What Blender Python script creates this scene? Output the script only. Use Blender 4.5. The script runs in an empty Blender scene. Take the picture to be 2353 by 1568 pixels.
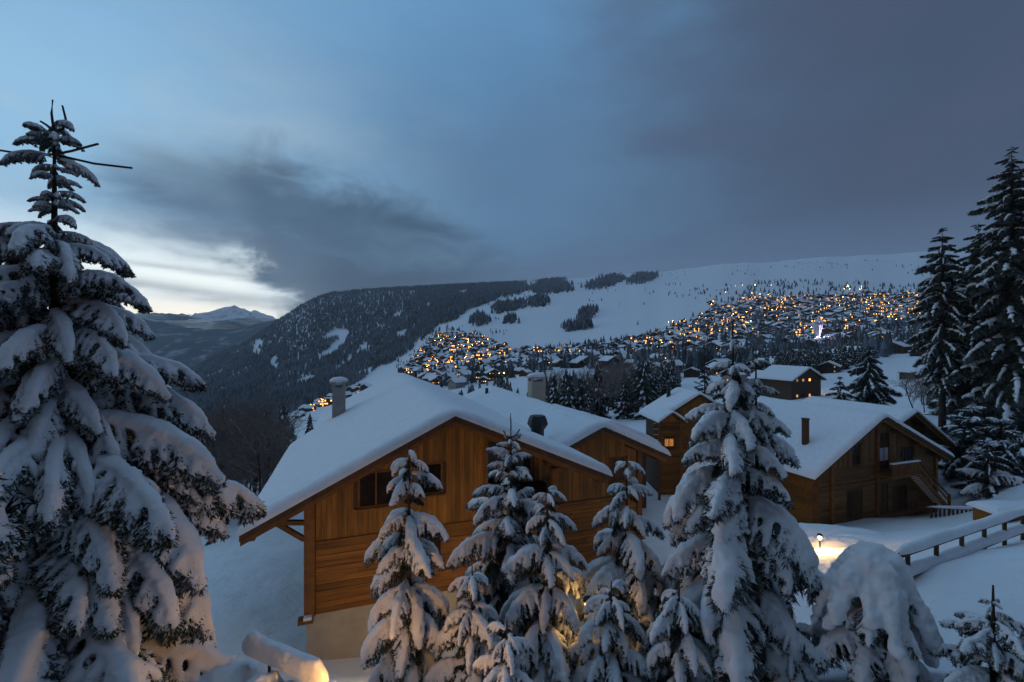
import bpy, bmesh, math, random
import numpy as np
from mathutils import Vector, Matrix, noise

R = math.radians
S = bpy.context.scene
COL = S.collection
random.seed(7)
rs = np.random.RandomState(7)

# ------------------------------------------------------------------ camera
F, CX, CY = 1046.0, 1176.5, 784.0          # measured from the photograph (2353 px wide working scale)
cam_d = bpy.data.cameras.new('camera'); cam = bpy.data.objects.new('camera', cam_d); COL.objects.link(cam)
cam_d.sensor_width = 36; cam_d.lens = 36 * F / 2353.0
cam_d.clip_start = 0.1; cam_d.clip_end = 40000
cam.location = (0, 0, 0); cam.rotation_euler = (R(90), 0, 0)
S.camera = cam

def at(px, py, Y):
    return ((px - CX) / F * Y, Y, (CY - py) / F * Y)

# ------------------------------------------------------------------ world (dusk sky with cloud)
W = bpy.data.worlds.new('World'); S.world = W; W.use_nodes = True
nt = W.node_tree
for n in list(nt.nodes): nt.nodes.remove(n)
class V:
    """a float socket with operators"""
    def __init__(s, k): s.k = k
    def _m(s, op, *a):
        n = nt.nodes.new('ShaderNodeMath'); n.operation = op
        for i, x in enumerate((s,) + a):
            if isinstance(x, V): nt.links.new(x.k, n.inputs[i])
            else: n.inputs[i].default_value = float(x)
        return V(n.outputs[0])
    def __add__(s, o): return s._m('ADD', o)
    __radd__ = __add__
    def __sub__(s, o): return s._m('SUBTRACT', o)
    def __rsub__(s, o): return (s * -1.0) + o
    def __mul__(s, o): return s._m('MULTIPLY', o)
    __rmul__ = __mul__
    def __truediv__(s, o): return s._m('DIVIDE', o)
    def smooth(s, a, b):
        n = nt.nodes.new('ShaderNodeMapRange'); n.interpolation_type = 'SMOOTHSTEP'
        nt.links.new(s.k, n.inputs[0]); n.inputs[1].default_value = a; n.inputs[2].default_value = b
        return V(n.outputs[0])
    def exp(s): return s._m('EXPONENT')
    def clamp(s):
        r = s._m('ADD', 0.0); r.k.node.use_clamp = True; return r
def gauss(x, c, w): 
    d = (x - c) * (1.0 / w)
    return (d * d * -1.0).exp()
def mixc(fac, a, b):
    n = nt.nodes.new('ShaderNodeMix'); n.data_type = 'RGBA'
    nt.links.new(fac.k, n.inputs[0])
    for x, i in ((a, 6), (b, 7)):
        if isinstance(x, tuple): n.inputs[i].default_value = (*x, 1)
        else: nt.links.new(x, n.inputs[i])
    return n.outputs[2]
def lin(r, g, b):
    f = lambda c: ((c / 255 + .055) / 1.055) ** 2.4 if c > 10 else c / 255 / 12.92
    return (f(r), f(g), f(b))
tc = nt.nodes.new('ShaderNodeTexCoord')
sep = nt.nodes.new('ShaderNodeSeparateXYZ'); nt.links.new(tc.outputs['Generated'], sep.inputs[0])
dx, dy, dz = (V(sep.outputs[i]) for i in range(3))
az = dx._m('ARCTAN2', dy) * 57.29578           # 0 ahead, + to the right
el = dz._m('ARCSINE') * 57.29578
def wnoise(sx, sy, scale, detail=5, rough=.55, off=0.0, dist=0.0):
    cb = nt.nodes.new('ShaderNodeCombineXYZ')
    nt.links.new((az * sx + off).k, cb.inputs[0]); nt.links.new((el * sy).k, cb.inputs[1])
    n = nt.nodes.new('ShaderNodeTexNoise'); n.inputs['Scale'].default_value = scale
    n.inputs['Detail'].default_value = detail; n.inputs['Roughness'].default_value = rough
    n.inputs['Distortion'].default_value = dist
    nt.links.new(cb.outputs[0], n.inputs['Vector'])
    return V(n.outputs['Fac']) - 0.5
n1 = wnoise(.035, .09, 1.6, 6, .55, 3.1)
n2 = wnoise(.02, .05, 1.2, 4, .5, 9.4, .4)
n3 = wnoise(.05, .30, 1.5, 5, .55, 1.7)
n4 = wnoise(.09, .16, 1.5, 8, .62, 5.5, .6)
wa = az + n1 * 22.0
we = el + n1 * 9.0
# clear sky from left (pale) to right (slate)
SKY_LEFT, SKY_MID, SKY_RIGHT = lin(158, 206, 242), lin(94, 131, 168), lin(70, 86, 112)
sky = mixc((wa + n2 * 30.0).smooth(-42, -2), SKY_LEFT, SKY_MID)
sky = mixc((wa + n2 * 20.0).smooth(-4, 44), sky, SKY_RIGHT)
# the darker blue higher up on the left
sky = mixc((we + n2 * 16.0).smooth(20, 40) * 0.75 * (1 - wa.smooth(0, 30)), sky, lin(104, 160, 210))
# pale wisps upper left
wisp = (n1 + n2 * .6 + .06).smooth(.0, .28) * (1 - (wa).smooth(-34, 4)) * gauss(el, 18.0, 12.0)
sky = mixc(wisp * .55, sky, lin(190, 216, 232))
# brightening towards the horizon on the left
glow = (1 - (az + n2 * 8.0 + n3 * 5.0).smooth(-33, -20)) * (1 - (el + n1 * 4.0).smooth(6.0, 13.5))
sky = mixc(glow * .96, sky, (1.42, 1.55, 1.52))
warm = (1 - az.smooth(-36, -20)) * (1 - el.smooth(2.2, 5.2))
sky = mixc(warm * .85, sky, (1.75, 1.60, 1.30))
# grey streaks across the bright strip
st = (gauss(el + (az + 35.0) * .12 + n3 * 1.6, 5.0, .75) + gauss(el + (az + 28.0) * .05 + n3 * 1.2, 6.9, .42) * .7) * (1 - (az + n3 * 6.0).smooth(-27, -20)) * (.65 + n3 * 1.6)
sky = mixc(st.clamp() * .85, sky, lin(104, 130, 156))
# the big dark cloud bank that swallows the mountain top
ca = az + n1 * 16.0 + n3 * 5.0
top = 18.4 - ca.smooth(-20, 10) * 11.0 + n2 * 7.0 + n1 * 7.0
cb = ca + n4 * 7.0
bank = (cb.smooth(-47, -36) * .55 + cb.smooth(-38, -27) * .45) * (1 - (el - top + n4 * 7.0).smooth(-3.4, 3.0)) * (1 - ca.smooth(-2, 18)) * (el + n4 * 4.0 + n3 * 3.0 + (az + n4 * 9.0 + n3 * 6.0 + 34.0).smooth(0, 13) * 9.5).smooth(7.5, 12.0)
bankc = mixc((n4 * 2.2 + .5 - (el - 7.0) * .015).clamp(), lin(58, 82, 108), lin(98, 130, 160))
sky = mixc((bank * (.95 + n4 * .5)).clamp(), sky, bankc)
arm = gauss(el + n1 * 8.0 + (az + 40.0) * .15, 13.6, 3.8) * az.smooth(-46, -38) * (1 - az.smooth(-34, -27)) * (.9 + n3 * 1.5)
sky = mixc((arm + arm * n4 * 1.5).clamp() * .85, sky, lin(94, 124, 154))
foot = az.smooth(-27, -19) * (1 - az.smooth(2, 16)) * (1 - (el + n4 * 3.0).smooth(6.5, 11.0))
sky = mixc((foot * (.8 + n4 * .6)).clamp(), sky, lin(60, 82, 106))
# mist towards the horizon on the right
mist = (1 - el.smooth(7.0, 15.0)) * az.smooth(-14, 6)
sky = mixc(mist * .85, sky, lin(88, 114, 148))
# soft mottling
sky = mixc((n2 * 1.4 + n1 * .9 + .1).clamp() * az.smooth(-8, 12), sky, lin(84, 92, 120))
# thinner, brighter cloud overhead
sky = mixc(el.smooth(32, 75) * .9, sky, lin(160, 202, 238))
# behind the camera the cloud deck goes on, lit faintly by the resort
back = dy * -1.0
sky = mixc(back.smooth(-.15, .7), sky, lin(76, 82, 104))
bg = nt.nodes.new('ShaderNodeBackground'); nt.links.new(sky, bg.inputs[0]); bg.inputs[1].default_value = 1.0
# clear dusk air above the clouds
sk = nt.nodes.new('ShaderNodeTexSky'); sk.sky_type = 'NISHITA'; sk.sun_disc = False
sk.sun_elevation = R(1.0); sk.sun_rotation = R(-38); sk.altitude = 1500
bg2 = nt.nodes.new('ShaderNodeBackground'); nt.links.new(sk.outputs[0], bg2.inputs[0]); bg2.inputs[1].default_value = 0.05
mx = nt.nodes.new('ShaderNodeMixShader'); mx.inputs[0].default_value = 0.12
wo = nt.nodes.new('ShaderNodeOutputWorld')
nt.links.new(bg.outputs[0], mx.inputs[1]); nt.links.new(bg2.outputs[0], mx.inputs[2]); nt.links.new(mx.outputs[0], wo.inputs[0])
# faint low sun behind the cloud at the left horizon
sd = bpy.data.lights.new('sun', 'SUN'); sd.energy = 0.03; sd.angle = R(25); sd.color = (1, .86, .72)
so = bpy.data.objects.new('sun', sd); COL.objects.link(so)
so.rotation_euler = (R(90 - 5), 0, R(38) + R(180) - R(0))
S.view_settings.view_transform = 'Standard'; S.view_settings.look = 'None'
S.view_settings.exposure = 0.0; S.view_settings.gamma = 1.0; S.view_settings.use_curve_mapping = False
S.cycles.use_denoising = True
S.cycles.max_bounces = 5; S.cycles.diffuse_bounces = 3; S.cycles.glossy_bounces = 2; S.cycles.transmission_bounces = 2
S.cycles.volume_bounces = 1
S.cycles.caustics_reflective = False; S.cycles.caustics_refractive = False

# ------------------------------------------------------------------ helpers
def prop(o, label=None, cat=None, group=None, kind=None):
    if label: o['label'] = label
    if cat: o['category'] = cat
    if group: o['group'] = group
    if kind: o['kind'] = kind
    return o
def empty(name, loc=(0, 0, 0), rz=0.0, **k):
    o = bpy.data.objects.new(name, None); COL.objects.link(o)
    o.location = loc; o.rotation_euler = (0, 0, rz); o.empty_display_size = .2
    return prop(o, **k)
def link(name, me, parent=None, **k):
    o = bpy.data.objects.new(name, me); COL.objects.link(o)
    if parent: o.parent = parent
    return prop(o, **k)
def np_mesh(name, v, f, mats, smooth=False, mi=None):
    """v: Nx3, f: MxK array (K = 3 or 4) or list of arrays"""
    me = bpy.data.meshes.new(name)
    v = np.asarray(v, dtype=np.float32)
    fl = f if isinstance(f, list) else [f]
    fl = [np.asarray(a, dtype=np.int32) for a in fl if len(a)]
    me.vertices.add(len(v)); me.vertices.foreach_set('co', v.ravel())
    tot = sum(a.size for a in fl); npoly = sum(len(a) for a in fl)
    me.loops.add(tot); me.loops.foreach_set('vertex_index', np.concatenate([a.ravel() for a in fl]))
    me.polygons.add(npoly)
    lt = np.concatenate([np.full(len(a), a.shape[1], np.int32) for a in fl])
    ls = np.concatenate([[0], np.cumsum(lt)[:-1]]).astype(np.int32)
    me.polygons.foreach_set('loop_start', ls)
    if mi is not None: me.polygons.foreach_set('material_index', np.asarray(mi, np.int32))
    me.update(calc_edges=True); me.validate()
    me.polygons.foreach_set('use_smooth', np.full(npoly, smooth, bool)) if len(me.polygons) == npoly else None
    for m in (mats if isinstance(mats, (list, tuple)) else [mats]): me.materials.append(m)
    return me
BOXF = np.array([(0, 3, 2, 1), (4, 5, 6, 7), (0, 1, 5, 4), (1, 2, 6, 5), (2, 3, 7, 6), (3, 0, 4, 7)])
class MB:
    """collects pieces, builds one mesh"""
    def __init__(s): s.v = []; s.f4 = []; s.f3 = []; s.n = 0
    def add(s, v, f):
        v = np.asarray(v, float); f = np.asarray(f)
        (s.f4 if f.shape[1] == 4 else s.f3).append(f + s.n)
        s.v.append(v); s.n += len(v); return s
    def box(s, x0, x1, y0, y1, z0, z1):
        return s.add([(x0, y0, z0), (x1, y0, z0), (x1, y1, z0), (x0, y1, z0), (x0, y0, z1), (x1, y0, z1), (x1, y1, z1), (x0, y1, z1)], BOXF)
    def hexa(s, pts): return s.add(pts, BOXF)
    def bar(s, a, b, w, h, up=(0, 0, 1)):
        a = Vector(a); b = Vector(b); d = (b - a).normalized(); u = Vector(up)
        side = d.cross(u)
        if side.length < 1e-4: side = d.cross(Vector((1, 0, 0)))
        side.normalize(); u = side.cross(d).normalized()
        P = []
        for c in (a, b):
            P += [c - side * w / 2 - u * h / 2, c + side * w / 2 - u * h / 2, c + side * w / 2 + u * h / 2, c - side * w / 2 + u * h / 2]
        return s.add([tuple(p) for p in P], BOXF)
    def tube(s, pts, rad, k=6, cap=True):
        pts = [Vector(p) for p in pts]; vs = []
        for i, p in enumerate(pts):
            d = (pts[min(i + 1, len(pts) - 1)] - pts[max(i - 1, 0)]).normalized()
            a = d.cross(Vector((0, 0, 1)))
            if a.length < .05: a = d.cross(Vector((1, 0, 0)))
            a.normalize(); b = d.cross(a)
            r = rad[i] if hasattr(rad, '__len__') else rad
            for j in range(k):
                t = 2 * math.pi * j / k
                vs.append(tuple(p + (a * math.cos(t) + b * math.sin(t)) * r))
        f = [(i * k + j, i * k + (j + 1) % k, (i + 1) * k + (j + 1) % k, (i + 1) * k + j) for i in range(len(pts) - 1) for j in range(k)]
        base = s.n; s.add(vs, f)
        if cap:
            for i0, flip in ((0, 1), ((len(pts) - 1) * k, 0)):
                c = len(s.v[-1]) and None
                idx = [base + i0 + j for j in range(k)]
                tri = [(idx[0], idx[j], idx[j + 1]) if not flip else (idx[0], idx[j + 1], idx[j]) for j in range(1, k - 1)]
                s.f3.append(np.array(tri))
        return s
    def mesh(s, name, mat, smooth=False):
        fl = []
        if s.f4: fl.append(np.concatenate(s.f4))
        if s.f3: fl.append(np.concatenate(s.f3))
        return np_mesh(name, np.concatenate(s.v), fl, mat, smooth)
    def build(s, name, mat, parent=None, smooth=False, **k): return link(name, s.mesh(name, mat, smooth), parent, **k)

# ------------------------------------------------------------------ materials
def vary_emission(m, lo, hi):
    t = m.node_tree; oi = t.nodes.new('ShaderNodeObjectInfo'); p = t.nodes.new('ShaderNodeMath'); p.operation = 'POWER'; p.inputs[1].default_value = 3.2
    r = t.nodes.new('ShaderNodeMapRange'); r.inputs[3].default_value = lo; r.inputs[4].default_value = hi
    t.links.new(oi.outputs['Random'], p.inputs[0]); t.links.new(p.outputs[0], r.inputs[0]); t.links.new(r.outputs[0], t.nodes['Principled BSDF'].inputs['Emission Strength'])
def mat(name, base, rough=.8, emit=None, estr=0, noise_=None, bump=None, rnd=0.0, spec=.3, coords='Object', metal=0):
    m = bpy.data.materials.new(name); m.use_nodes = True
    t = m.node_tree; b = t.nodes['Principled BSDF']
    b.inputs['Roughness'].default_value = rough; b.inputs['Specular IOR Level'].default_value = spec
    b.inputs['Metallic'].default_value = metal
    b.inputs['Base Color'].default_value = (*base, 1)
    tcn = t.nodes.new('ShaderNodeTexCoord')
    out = None
    if noise_:                                    # (second colour, scale, stretch, contrast lo, hi)
        c2, sc, stretch, lo, hi = noise_
        mp = t.nodes.new('ShaderNodeMapping'); mp.inputs['Scale'].default_value = stretch
        t.links.new(tcn.outputs[coords], mp.inputs[0])
        nz = t.nodes.new('ShaderNodeTexNoise'); nz.inputs['Scale'].default_value = sc; nz.inputs['Detail'].default_value = 6
        nz.inputs['Roughness'].default_value = .62
        t.links.new(mp.outputs[0], nz.inputs['Vector'])
        mr = t.nodes.new('ShaderNodeMapRange'); mr.inputs[1].default_value = lo; mr.inputs[2].default_value = hi
        t.links.new(nz.outputs['Fac'], mr.inputs[0])
        mixn = t.nodes.new('ShaderNodeMix'); mixn.data_type = 'RGBA'
        mixn.inputs[6].default_value = (*base, 1); mixn.inputs[7].default_value = (*c2, 1)
        t.links.new(mr.outputs[0], mixn.inputs[0]); out = mixn.outputs[2]
    if rnd:
        oi = t.nodes.new('ShaderNodeObjectInfo')
        hs = t.nodes.new('ShaderNodeHueSaturation')
        if out: t.links.new(out, hs.inputs['Color'])
        else: hs.inputs['Color'].default_value = (*base, 1)
        mr2 = t.nodes.new('ShaderNodeMapRange'); mr2.inputs[3].default_value = 1 - rnd; mr2.inputs[4].default_value = 1 + rnd
        t.links.new(oi.outputs['Random'], mr2.inputs[0]); t.links.new(mr2.outputs[0], hs.inputs['Value'])
        out = hs.outputs[0]
    if out: t.links.new(out, b.inputs['Base Color'])
    if bump:                                      # list of (scale, strength, distance)
        prev = None
        for sc, stg, dist in bump:
            nz = t.nodes.new('ShaderNodeTexNoise'); nz.inputs['Scale'].default_value = sc; nz.inputs['Detail'].default_value = 4
            t.links.new(tcn.outputs[coords], nz.inputs['Vector'])
            bp = t.nodes.new('ShaderNodeBump'); bp.inputs['Strength'].default_value = stg; bp.inputs['Distance'].default_value = dist
            t.links.new(nz.outputs['Fac'], bp.inputs['Height'])
            if prev: t.links.new(prev, bp.inputs['Normal'])
            prev = bp.outputs[0]
        t.links.new(prev, b.inputs['Normal'])
    if emit:
        b.inputs['Emission Color'].default_value = (*emit, 1); b.inputs['Emission Strength'].default_value = estr
    return m
M = {}
M['snow'] = mat('snow', (.80, .82, .86), .75, noise_=((.72, .74, .79), 3.0, (1, 1, 1), .35, .7), bump=[(2.2, .3, .10), (9, .5, .035), (48, .4, .012)], spec=.2)
M['ground_snow'] = mat('ground_snow', (.80, .82, .86), .75, noise_=((.72, .74, .78), .6, (1, 1, 1), .35, .7), bump=[(.6, .6, .35), (3, .5, .10), (14, .4, .03), (45, .3, .01)], spec=.2)
M['wood'] = mat('wood', (.30, .132, .022), .62, noise_=((.15, .060, .010), 2.2, (3.5, 3.5, .25), .38, .66), rnd=.30, bump=[(14, .2, .01)])
M['wood_h'] = mat('wood_horizontal', (.27, .112, .018), .62, noise_=((.12, .047, .008), 2.2, (.22, 3.5, 4.5), .38, .66), rnd=.34, bump=[(14, .2, .01)])
M['wood_dark'] = mat('wood_dark', (.07, .034, .016), .7, noise_=((.11, .058, .026), 3, (1, 1, 1), .4, .7), rnd=.2)
M['wood_beam'] = mat('wood_beam', (.19, .080, .018), .65, noise_=((.11, .043, .010), 2.5, (1, 1, 1), .4, .7), rnd=.2)
M['wood_grey'] = mat('wood_grey', (.17, .086, .030), .7, noise_=((.10, .050, .018), 2.2, (.3, 3, 4), .38, .66), rnd=.32)
M['wood_grey_v'] = mat('wood_grey_vertical', (.17, .086, .030), .7, noise_=((.10, .050, .018), 2.2, (3.5, 3.5, .3), .38, .66), rnd=.32)
M['tile'] = mat('roof_tile', (.045, .033, .026), .8, rnd=.3)
M['plaster'] = mat('plaster', (.45, .40, .32), .9, noise_=((.36, .32, .26), 1.5, (1, 1, 1), .35, .7), bump=[(40, .15, .01)])
M['concrete'] = mat('chimney_render', (.36, .33, .29), .9, noise_=((.27, .25, .23), 2.0, (1, 1, 1), .35, .7), bump=[(30, .2, .01)])
M['black_metal'] = mat('black_metal', (.025, .025, .028), .5, spec=.4)
M['glass'] = mat('glass', (.012, .014, .018), .08, spec=.5)
M['curtain'] = mat('curtain', (.35, .36, .40), .8)
M['lit'] = mat('lit_window', (.5, .3, .1), .5, emit=(1, .44, .11), estr=3.0); vary_emission(M['lit'], .25, 3.6)
M['lit2'] = mat('lit_window_pale', (.5, .4, .2), .5, emit=(1, .66, .28), estr=3.0); vary_emission(M['lit2'], .3, 4)
M['globe'] = mat('lamp_globe', (.8, .7, .5), .4, emit=(1, .60, .22), estr=14)
M['street'] = mat('street_lamp_glow', (.8, .7, .5), .4, emit=(1, .46, .12), estr=110)
M['street2'] = mat('street_lamp_white', (.8, .7, .5), .4, emit=(1, .70, .40), estr=90)
M['tower'] = mat('tower_stone', (.42, .40, .42), .85)
M['violet'] = mat('violet_floodlight', (.5, .4, .8), .5, emit=(.62, .5, 1), estr=30)
M['needle'] = mat('needles', (.034, .044, .028), .75, noise_=((.20, .215, .235), 4, (1, 1, 1), .46, .72))
M['bark'] = mat('bark', (.055, .038, .028), .9, noise_=((.03, .022, .016), 6, (1, 1, .3), .4, .7), bump=[(25, .5, .02)])
M['twig'] = mat('twig', (.15, .105, .085), .9, noise_=((.27, .24, .235), 2.0, (1, 1, 1), .4, .7))
M['farwall'] = mat('chalet_wall', (.075, .045, .030), .8, rnd=.5)
M['farplaster'] = mat('chalet_plaster', (.30, .27, .24), .9, rnd=.3)
M['forest'] = mat('forest', (.034, .044, .042), .9, noise_=((.15, .17, .195), .012, (1.4, 1, .35), .43, .66))
M['rockhill'] = mat('far_hill', (.035, .050, .062), .95, noise_=((.30, .33, .37), .007, (1, 1, 2.5), .52, .66))
M['peak'] = mat('far_peak', (.86, .88, .92), .95, noise_=((.20, .23, .28), .014, (1, 1, 1.6), .52, .68))
M['cloud'] = mat('valley_cloud', (.9, .9, .9), 1)
_t = M['cloud'].node_tree; _tr = _t.nodes.new('ShaderNodeBsdfTranslucent'); _tr.inputs[0].default_value = (.92, .92, .92, 1)
_t.links.new(_tr.outputs[0], _t.nodes['Material Output'].inputs[0])

# ------------------------------------------------------------------ terrain
PY = [45, 60, 80, 110, 150, 200, 250, 350, 500, 700, 900, 1300, 1800, 2600, 3600]
T = {
 -1200: [1100, 1080, 1060, 1050, 1050, 1050, 1050, 1040, 1030, 1010, 990, 960, 930, 900, 960],
 200:  [1120, 1110, 1090, 1080, 1080, 1085, 1090, 1090, 1080, 1050, 1020, 970, 930, 900, 980],
 400:  [1110, 1100, 1085, 1075, 1080, 1085, 1090, 1095, 1085, 1055, 1020, 950, 905, 872, 980],
 500:  [1110, 1095, 1075, 1065, 1070, 1075, 1080, 1085, 1075, 1045, 1005, 925, 865, 812, 930],
 560:  [1105, 1085, 1065, 1055, 1055, 1055, 1055, 1050, 1040, 1030, 1000, 915, 845, 788, 900],
 625:  [1105, 1080, 1055, 1040, 1035, 1030, 1022, 1005, 985, 1010, 1000, 905, 820, 742, 860],
 700:  [1100, 1070, 1045, 1028, 1018, 1010, 1003, 985, 955, 935, 985, 900, 800, 692, 800],
 750:  [1100, 1068, 1042, 1024, 1012, 1003, 995, 975, 942, 920, 970, 897, 790, 668, 780],
 780:  [1100, 1065, 1040, 1020, 1005, 995, 985, 962, 930, 905, 955, 895, 785, 666, 760],
 860:  [1095, 1060, 1030, 1008, 990, 975, 960, 935, 905, 870, 900, 870, 765, 661, 740],
 940:  [1090, 1055, 1020, 995, 975, 955, 938, 910, 880, 845, 850, 830, 745, 657, 730],
 1000: [1090, 1050, 1015, 985, 965, 945, 925, 895, 865, 825, 775, 760, 712, 656, 725],
 1100: [1085, 1048, 1010, 980, 960, 935, 910, 880, 850, 815, 785, 735, 690, 652, 720],
 1200: [1080, 1045, 1005, 975, 955, 930, 905, 870, 838, 805, 780, 722, 680, 648, 715],
 1300: [1080, 1045, 1005, 972, 950, 925, 900, 862, 828, 795, 765, 708, 668, 638, 710],
 1400: [1080, 1040, 1000, 965, 943, 915, 890, 850, 815, 780, 748, 695, 656, 628, 700],
 1550: [1070, 1030, 990, 950, 925, 900, 875, 840, 800, 765, 725, 675, 645, 619, 690],
 1700: [1060, 1015, 965, 930, 905, 885, 865, 832, 795, 752, 710, 660, 628, 602, 680],
 1850: [1050, 1000, 950, 915, 890, 870, 850, 818, 780, 738, 702, 655, 620, 592, 670],
 2000: [1045, 975, 940, 905, 878, 850, 830, 800, 765, 725, 695, 652, 615, 582, 660],
 2150: [1045, 980, 930, 895, 870, 845, 825, 795, 760, 722, 692, 650, 612, 575, 650],
 2353: [1060, 990, 930, 900, 870, 845, 825, 795, 760, 720, 690, 648, 608, 569, 645],
 4500: [1060, 990, 930, 900, 870, 845, 825, 795, 760, 720, 690, 648, 608, 569, 645]}
_px = np.array(sorted(T)); _tab = np.array([T[k] for k in sorted(T)], float); _ly = np.log(PY)
GX = np.arange(-1200, 4501, 10.0); GL = np.linspace(_ly[0], _ly[-1], 160)
_t1 = np.array([np.interp(GL, _ly, r) for r in _tab])
DT = np.array([np.interp(GX, _px, _t1[:, j]) for j in range(len(GL))]).T
def blur(a, ax, n):
    for _ in range(n):
        p = np.concatenate([a.take([0], ax), a, a.take([-1], ax)], ax)
        k = a.shape[ax]
        a = (p.take(range(0, k), ax) + 2 * p.take(range(1, k + 1), ax) + p.take(range(2, k + 2), ax)) / 4
    return a
DT = blur(blur(DT, 0, 6), 1, 3)
def far_z(X, Y):
    X = np.asarray(X, float); Y = np.maximum(np.asarray(Y, float), 45.0)
    px = np.clip(CX + F * X / Y, GX[0], GX[-1] - .01); l = np.clip(np.log(Y), GL[0], GL[-1] - 1e-6)
    i = (px - GX[0]) / 10.0; i0 = np.clip(i.astype(int), 0, len(GX) - 2); fi = i - i0
    j = (l - GL[0]) / (GL[1] - GL[0]); j0 = np.clip(j.astype(int), 0, len(GL) - 2); fj = j - j0
    py = DT[i0, j0] * (1 - fi) * (1 - fj) + DT[i0 + 1, j0] * fi * (1 - fj) + DT[i0, j0 + 1] * (1 - fi) * fj + DT[i0 + 1, j0 + 1] * fi * fj
    return (CY - py) / F * Y
NEAR = [at(697, 1518, 17), at(733, 1521, 17.2), at(600, 1350, 22), at(640, 1240, 29), at(540, 1240, 30), at(850, 1540, 16.5),
        at(1876, 1213, 33), at(2180, 1178, 37), at(2050, 1196, 33.5), at(1850, 1268, 24), at(1900, 1330, 17.5), at(1700, 1300, 24),
        at(2090, 1318, 11.5), at(2353, 1240, 16), at(2250, 1262, 14), at(2290, 1198, 27), at(2353, 1560, 7.6), at(2200, 1450, 9.2), at(1950, 1560, 8),
        at(480, 1545, 9), at(700, 1590, 9.4), (0, -6, -4), (-14, -4, -4.5), (14, -4, -3.2), (0, 4, -5.6), (-8, 8, -6.6),
        (0, 9, -7.6), (0, 13, -10.6), (4, 10, -8.0), (8, 10, -6.9), (-4, 12, -9.4), (2, 16.5, -12), (8, 20, -12.2), (-4, 24, -12.2), (-10, 40, -13), (6, 42, -13.5), (14, 30, -13.2),
        at(2165, 972, 52), at(2300, 1062, 42), at(2353, 1120, 34), (40, 60, -10), (0, 60, -15), (-35, 60, -20), (-30, 30, -14.5), (-25, 12, -8), (30, 12, -4.5), (60, 40, -6), (-60, 40, -20), (26, 46, -13)]
NEAR = np.array(NEAR)
def _phi(r): return np.where(r > 1e-9, r * r * np.log(np.maximum(r, 1e-9)), 0)
_n = len(NEAR)
_A = np.zeros((_n + 3, _n + 3))
_A[:_n, :_n] = _phi(np.linalg.norm(NEAR[:, None, :2] - NEAR[None, :, :2], axis=2)) + np.eye(_n) * 2.0
_A[:_n, _n] = 1; _A[:_n, _n + 1:] = NEAR[:, :2]; _A[_n:, :_n] = _A[:_n, _n:].T
_w = np.linalg.solve(_A, np.concatenate([NEAR[:, 2], np.zeros(3)]))
def ground_z(X, Y):
    X = np.atleast_1d(np.asarray(X, float)); Y = np.atleast_1d(np.asarray(Y, float))
    shp = X.shape; x = X.ravel(); y = Y.ravel()
    xc = np.clip(x, -60, 60); yc = np.clip(y, -8, 70)
    zn = np.zeros(len(x))
    for a in range(0, len(x), 20000):
        b = slice(a, a + 20000)
        d = np.sqrt((xc[b, None] - NEAR[None, :, 0]) ** 2 + (yc[b, None] - NEAR[None, :, 1]) ** 2)
        zn[b] = _phi(d) @ _w[:_n] + _w[_n] + xc[b] * _w[_n + 1] + yc[b] * _w[_n + 2]
    t = np.clip((y - 46) / 26, 0, 1); t = t * t * (3 - 2 * t)
    return (zn * (1 - t) + far_z(x, y) * t).reshape(shp)
def gz(x, y): return float(ground_z([x], [y])[0])
us = np.concatenate([np.linspace(-3.2, -1.3, 14)[:-1], np.linspace(-1.3, 1.3, 270), np.linspace(1.3, 3.2, 14)[1:]])
ys = np.concatenate([np.array([-8, -3, 0.8]), np.exp(np.linspace(math.log(2.0), math.log(3600), 270))])
GXX = us[None, :] * np.maximum(ys[:, None], 9.0); GYY = np.repeat(ys[:, None], len(us), 1)
GZZ = ground_z(GXX, GYY)
amp = np.where(GYY < 50, .10, np.minimum(.0035 * GYY, 9.0))
fr = np.where(GYY < 50, .35, 8.0 / np.maximum(GYY, 50))
nzv = np.array([noise.fractal((x * q, y * q, 3.3), 1.0, 2.0, 4) for x, y, q in zip(GXX.ravel(), GYY.ravel(), fr.ravel())]).reshape(GXX.shape)
GZZ = GZZ + nzv * amp
def grid_faces(nr, nc):
    a = (np.arange(nr - 1)[:, None] * nc + np.arange(nc - 1)[None, :]).ravel()
    return np.stack([a, a + 1, a + nc + 1, a + nc], 1)
me = np_mesh('ground', np.stack([GXX, GYY, GZZ], 2).reshape(-1, 3), grid_faces(len(ys), len(us)), M['ground_snow'], True)
link('ground', me, kind='structure', label='snow covered hillside falling away below the chalets to the village slope')

def sheet(name, cols, yk, m, label, nu=90, nv=60, namp=.01, nf=6.0, seed=0.0):
    ks = np.array(sorted(cols)); tab = np.array([cols[k] for k in sorted(cols)], float)
    px = np.linspace(ks[0], ks[-1], nu); L = np.linspace(math.log(yk[0]), math.log(yk[-1]), nv)
    t1 = np.array([np.interp(L, np.log(yk), r) for r in tab])
    d = np.array([np.interp(px, ks, t1[:, j]) for j in range(nv)]).T
    Yv = np.exp(L)[None, :].repeat(nu, 0); Xv = (px[:, None] - CX) / F * Yv; Zv = (CY - d) / F * Yv
    nn = np.array([noise.ridged_multi_fractal((x / y0 * nf, y / y0 * nf, seed), 1.0, 2.1, 5, 1.0, 2.0) for x, y, y0 in zip(Xv.ravel(), Yv.ravel(), np.full(Xv.size, yk[-1]))]).reshape(Xv.shape)
    Zv = Zv + (nn - 1.0) * namp * Yv
    me = np_mesh(name, np.stack([Xv, Yv, Zv], 2).reshape(-1, 3), grid_faces(nu, nv), m, True)
    return link(name, me, kind='structure', label=label)
yk = [2900, 3300, 3700, 4200, 4700]
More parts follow.
